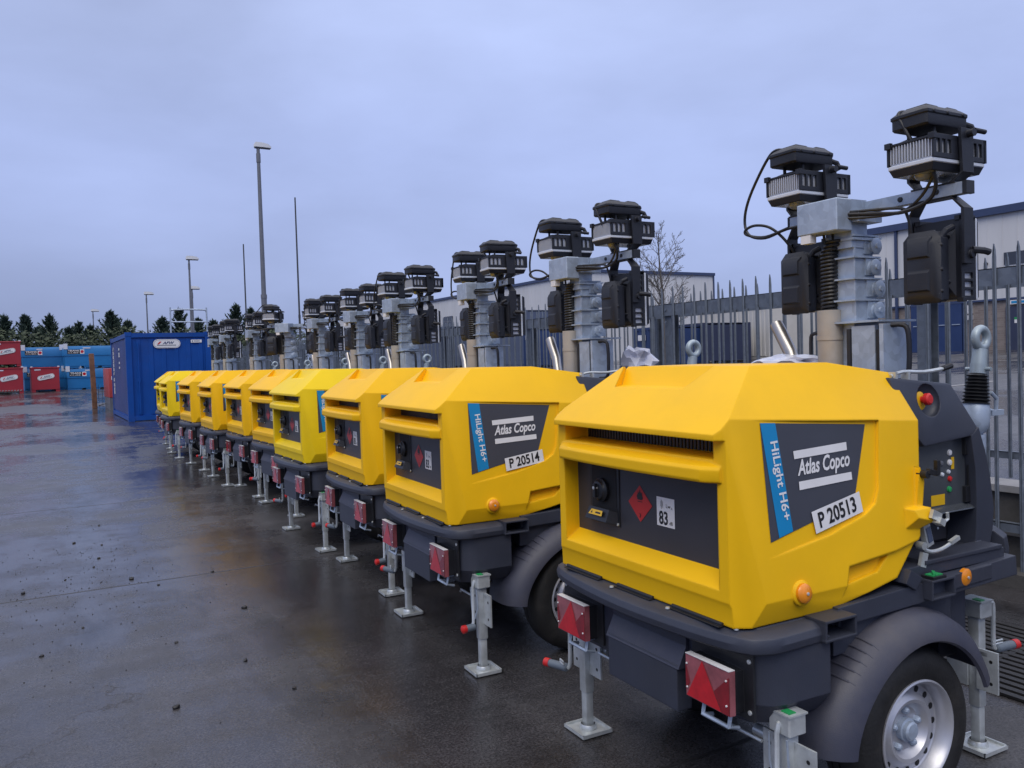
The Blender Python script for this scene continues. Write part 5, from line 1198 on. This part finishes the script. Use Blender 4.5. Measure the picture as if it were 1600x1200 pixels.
# ------------------------------------------------------------------ small things lying about
SP = [(.47, 6.34, .030), (.44, 3.80, .026), (1.01, 6.2, .018), (.83, 4.22, .020), (.95, 3.73, .018), (.14, 7.97, .022), (.38, 8.73, .018), (.35, 7.74, .015), (-.21, 6.36, .026), (.56, 4.71, .016), (-.09, 4.89, .018), (.12, 5.3, .012), (.62, 6.05, .014), (.25, 6.9, .016), (.05, 6.6, .013), (1.02, 5.15, .026), (.3, 7.2, .02)]
st0 = None
for i, (x, y, r) in enumerate(SP):
    x, y = x * 1.02, y * 1.06
    mb = MB(); bmesh.ops.create_icosphere(mb.bm, subdivisions=2, radius=1); rr = random.Random(i)
    for v in mb.bm.verts: v.co = Vector((v.co.x * r * .72, v.co.y * r * .55, v.co.z * r * .42)) * (1 + .6 * noise.noise(v.co * 2.2 + Vector((i * 3, 0, 0))))
    o = mb.build('stone', M['stone'], ang=50); o.location = (x, y, r * .2); o.rotation_euler = (0, 0, rr.uniform(0, 6))
    tag(o, 'small black stone lying on the wet concrete', 'stone', 'loose stones on the yard')
mb = MB(); rnd = random.Random(11)
for i in range(520):
    if i < 330: x, y = rnd.gauss(.15, .35), rnd.gauss(7.0, 1.1)
    else: x, y = rnd.uniform(-1.5, 2.2), rnd.uniform(2.2, 13)
    r = rnd.uniform(.002, .0055); a = rnd.uniform(0, 6)
    mb.loft([[(x + cos(a + k * 1.57) * r * s_, y + sin(a + k * 1.57) * r * s_ * .8, z) for k in range(4)] for s_, z in ((1, .0), (.6, r * .8))])
tag(mb.build('grit', M['stone'], ang=None), 'scatter of fine dark grit on the wet concrete', 'grit', kind='stuff')
t = thing('drain_grating', 'dark slotted drain grating let into the ground at the right edge', 'grating', (4.05, 2.35, .004))
mb = MB()
for i in range(16): mb.bb(-.45 + i * .06, -.415 + i * .06, -.5, .5, 0, .012)
for y in (-.5, 0, .5): mb.bb(-.47, .5, y - .015, y + .015, .0, .010)
mb.build('bars', M['grate'], t)
def bag(loc, s_, lab, seed):
    mb = MB(); bmesh.ops.create_icosphere(mb.bm, subdivisions=3, radius=1)
    for v in mb.bm.verts:
        n_ = noise.noise(v.co * 1.9 + Vector((seed, 0, 0))) * .5 + noise.noise(v.co * 4.5 + Vector((seed, 3, 0))) * .25
        v.co = v.co * (1 + n_); v.co = Vector((v.co.x * s_[0], v.co.y * s_[1], v.co.z * s_[2]))
    o = mb.build('plastic_bag', M['bag'], ang=12); o.location = loc; tag(o, lab, 'bag')
bag((2.84, 2.55, 1.495), (.10, .16, .035), 'flat milky plastic bag lying behind the hood of P 20513', 1.)
bag((3.08, 3.95, 1.51), (.09, .10, .085), 'crumpled milky plastic bag standing behind the hood of P 20514', 7.)

# ------------------------------------------------------------------ camera and render settings
F_, HOR, ROLL, YAW = 1291., 560.5, .03057, radians(29.3)
pitch = atan((600 - HOR) / F_)
fw = Vector((sin(YAW), cos(YAW), 0)); rt = Vector((cos(YAW), -sin(YAW), 0)); up = Vector((0, 0, 1))
f2 = fw * cos(pitch) - up * sin(pitch); u2 = up * cos(pitch) + fw * sin(pitch); r = atan(ROLL)
Rr = rt * cos(r) - u2 * sin(r); Uu = u2 * cos(r) + rt * sin(r)
cd = bpy.data.cameras.new('camera'); cam = bpy.data.objects.new('camera', cd); C.objects.link(cam)
cam.matrix_world = Matrix(((Rr.x, Uu.x, -f2.x, 0), (Rr.y, Uu.y, -f2.y, 0), (Rr.z, Uu.z, -f2.z, 1.55), (0, 0, 0, 1)))
cd.sensor_fit = 'HORIZONTAL'; cd.sensor_width = 36; cd.lens = 36 * F_ / 1600; cd.clip_start = .05; cd.clip_end = 4000
S.camera = cam
S.view_settings.view_transform = 'Standard'; S.view_settings.look = 'None'; S.view_settings.exposure = 0; S.view_settings.gamma = 1
S.render.engine = 'CYCLES'; S.cycles.use_denoising = True; S.cycles.max_bounces = 6; S.cycles.glossy_bounces = 3; S.cycles.diffuse_bounces = 3
S.cycles.caustics_reflective = False; S.cycles.caustics_refractive = False
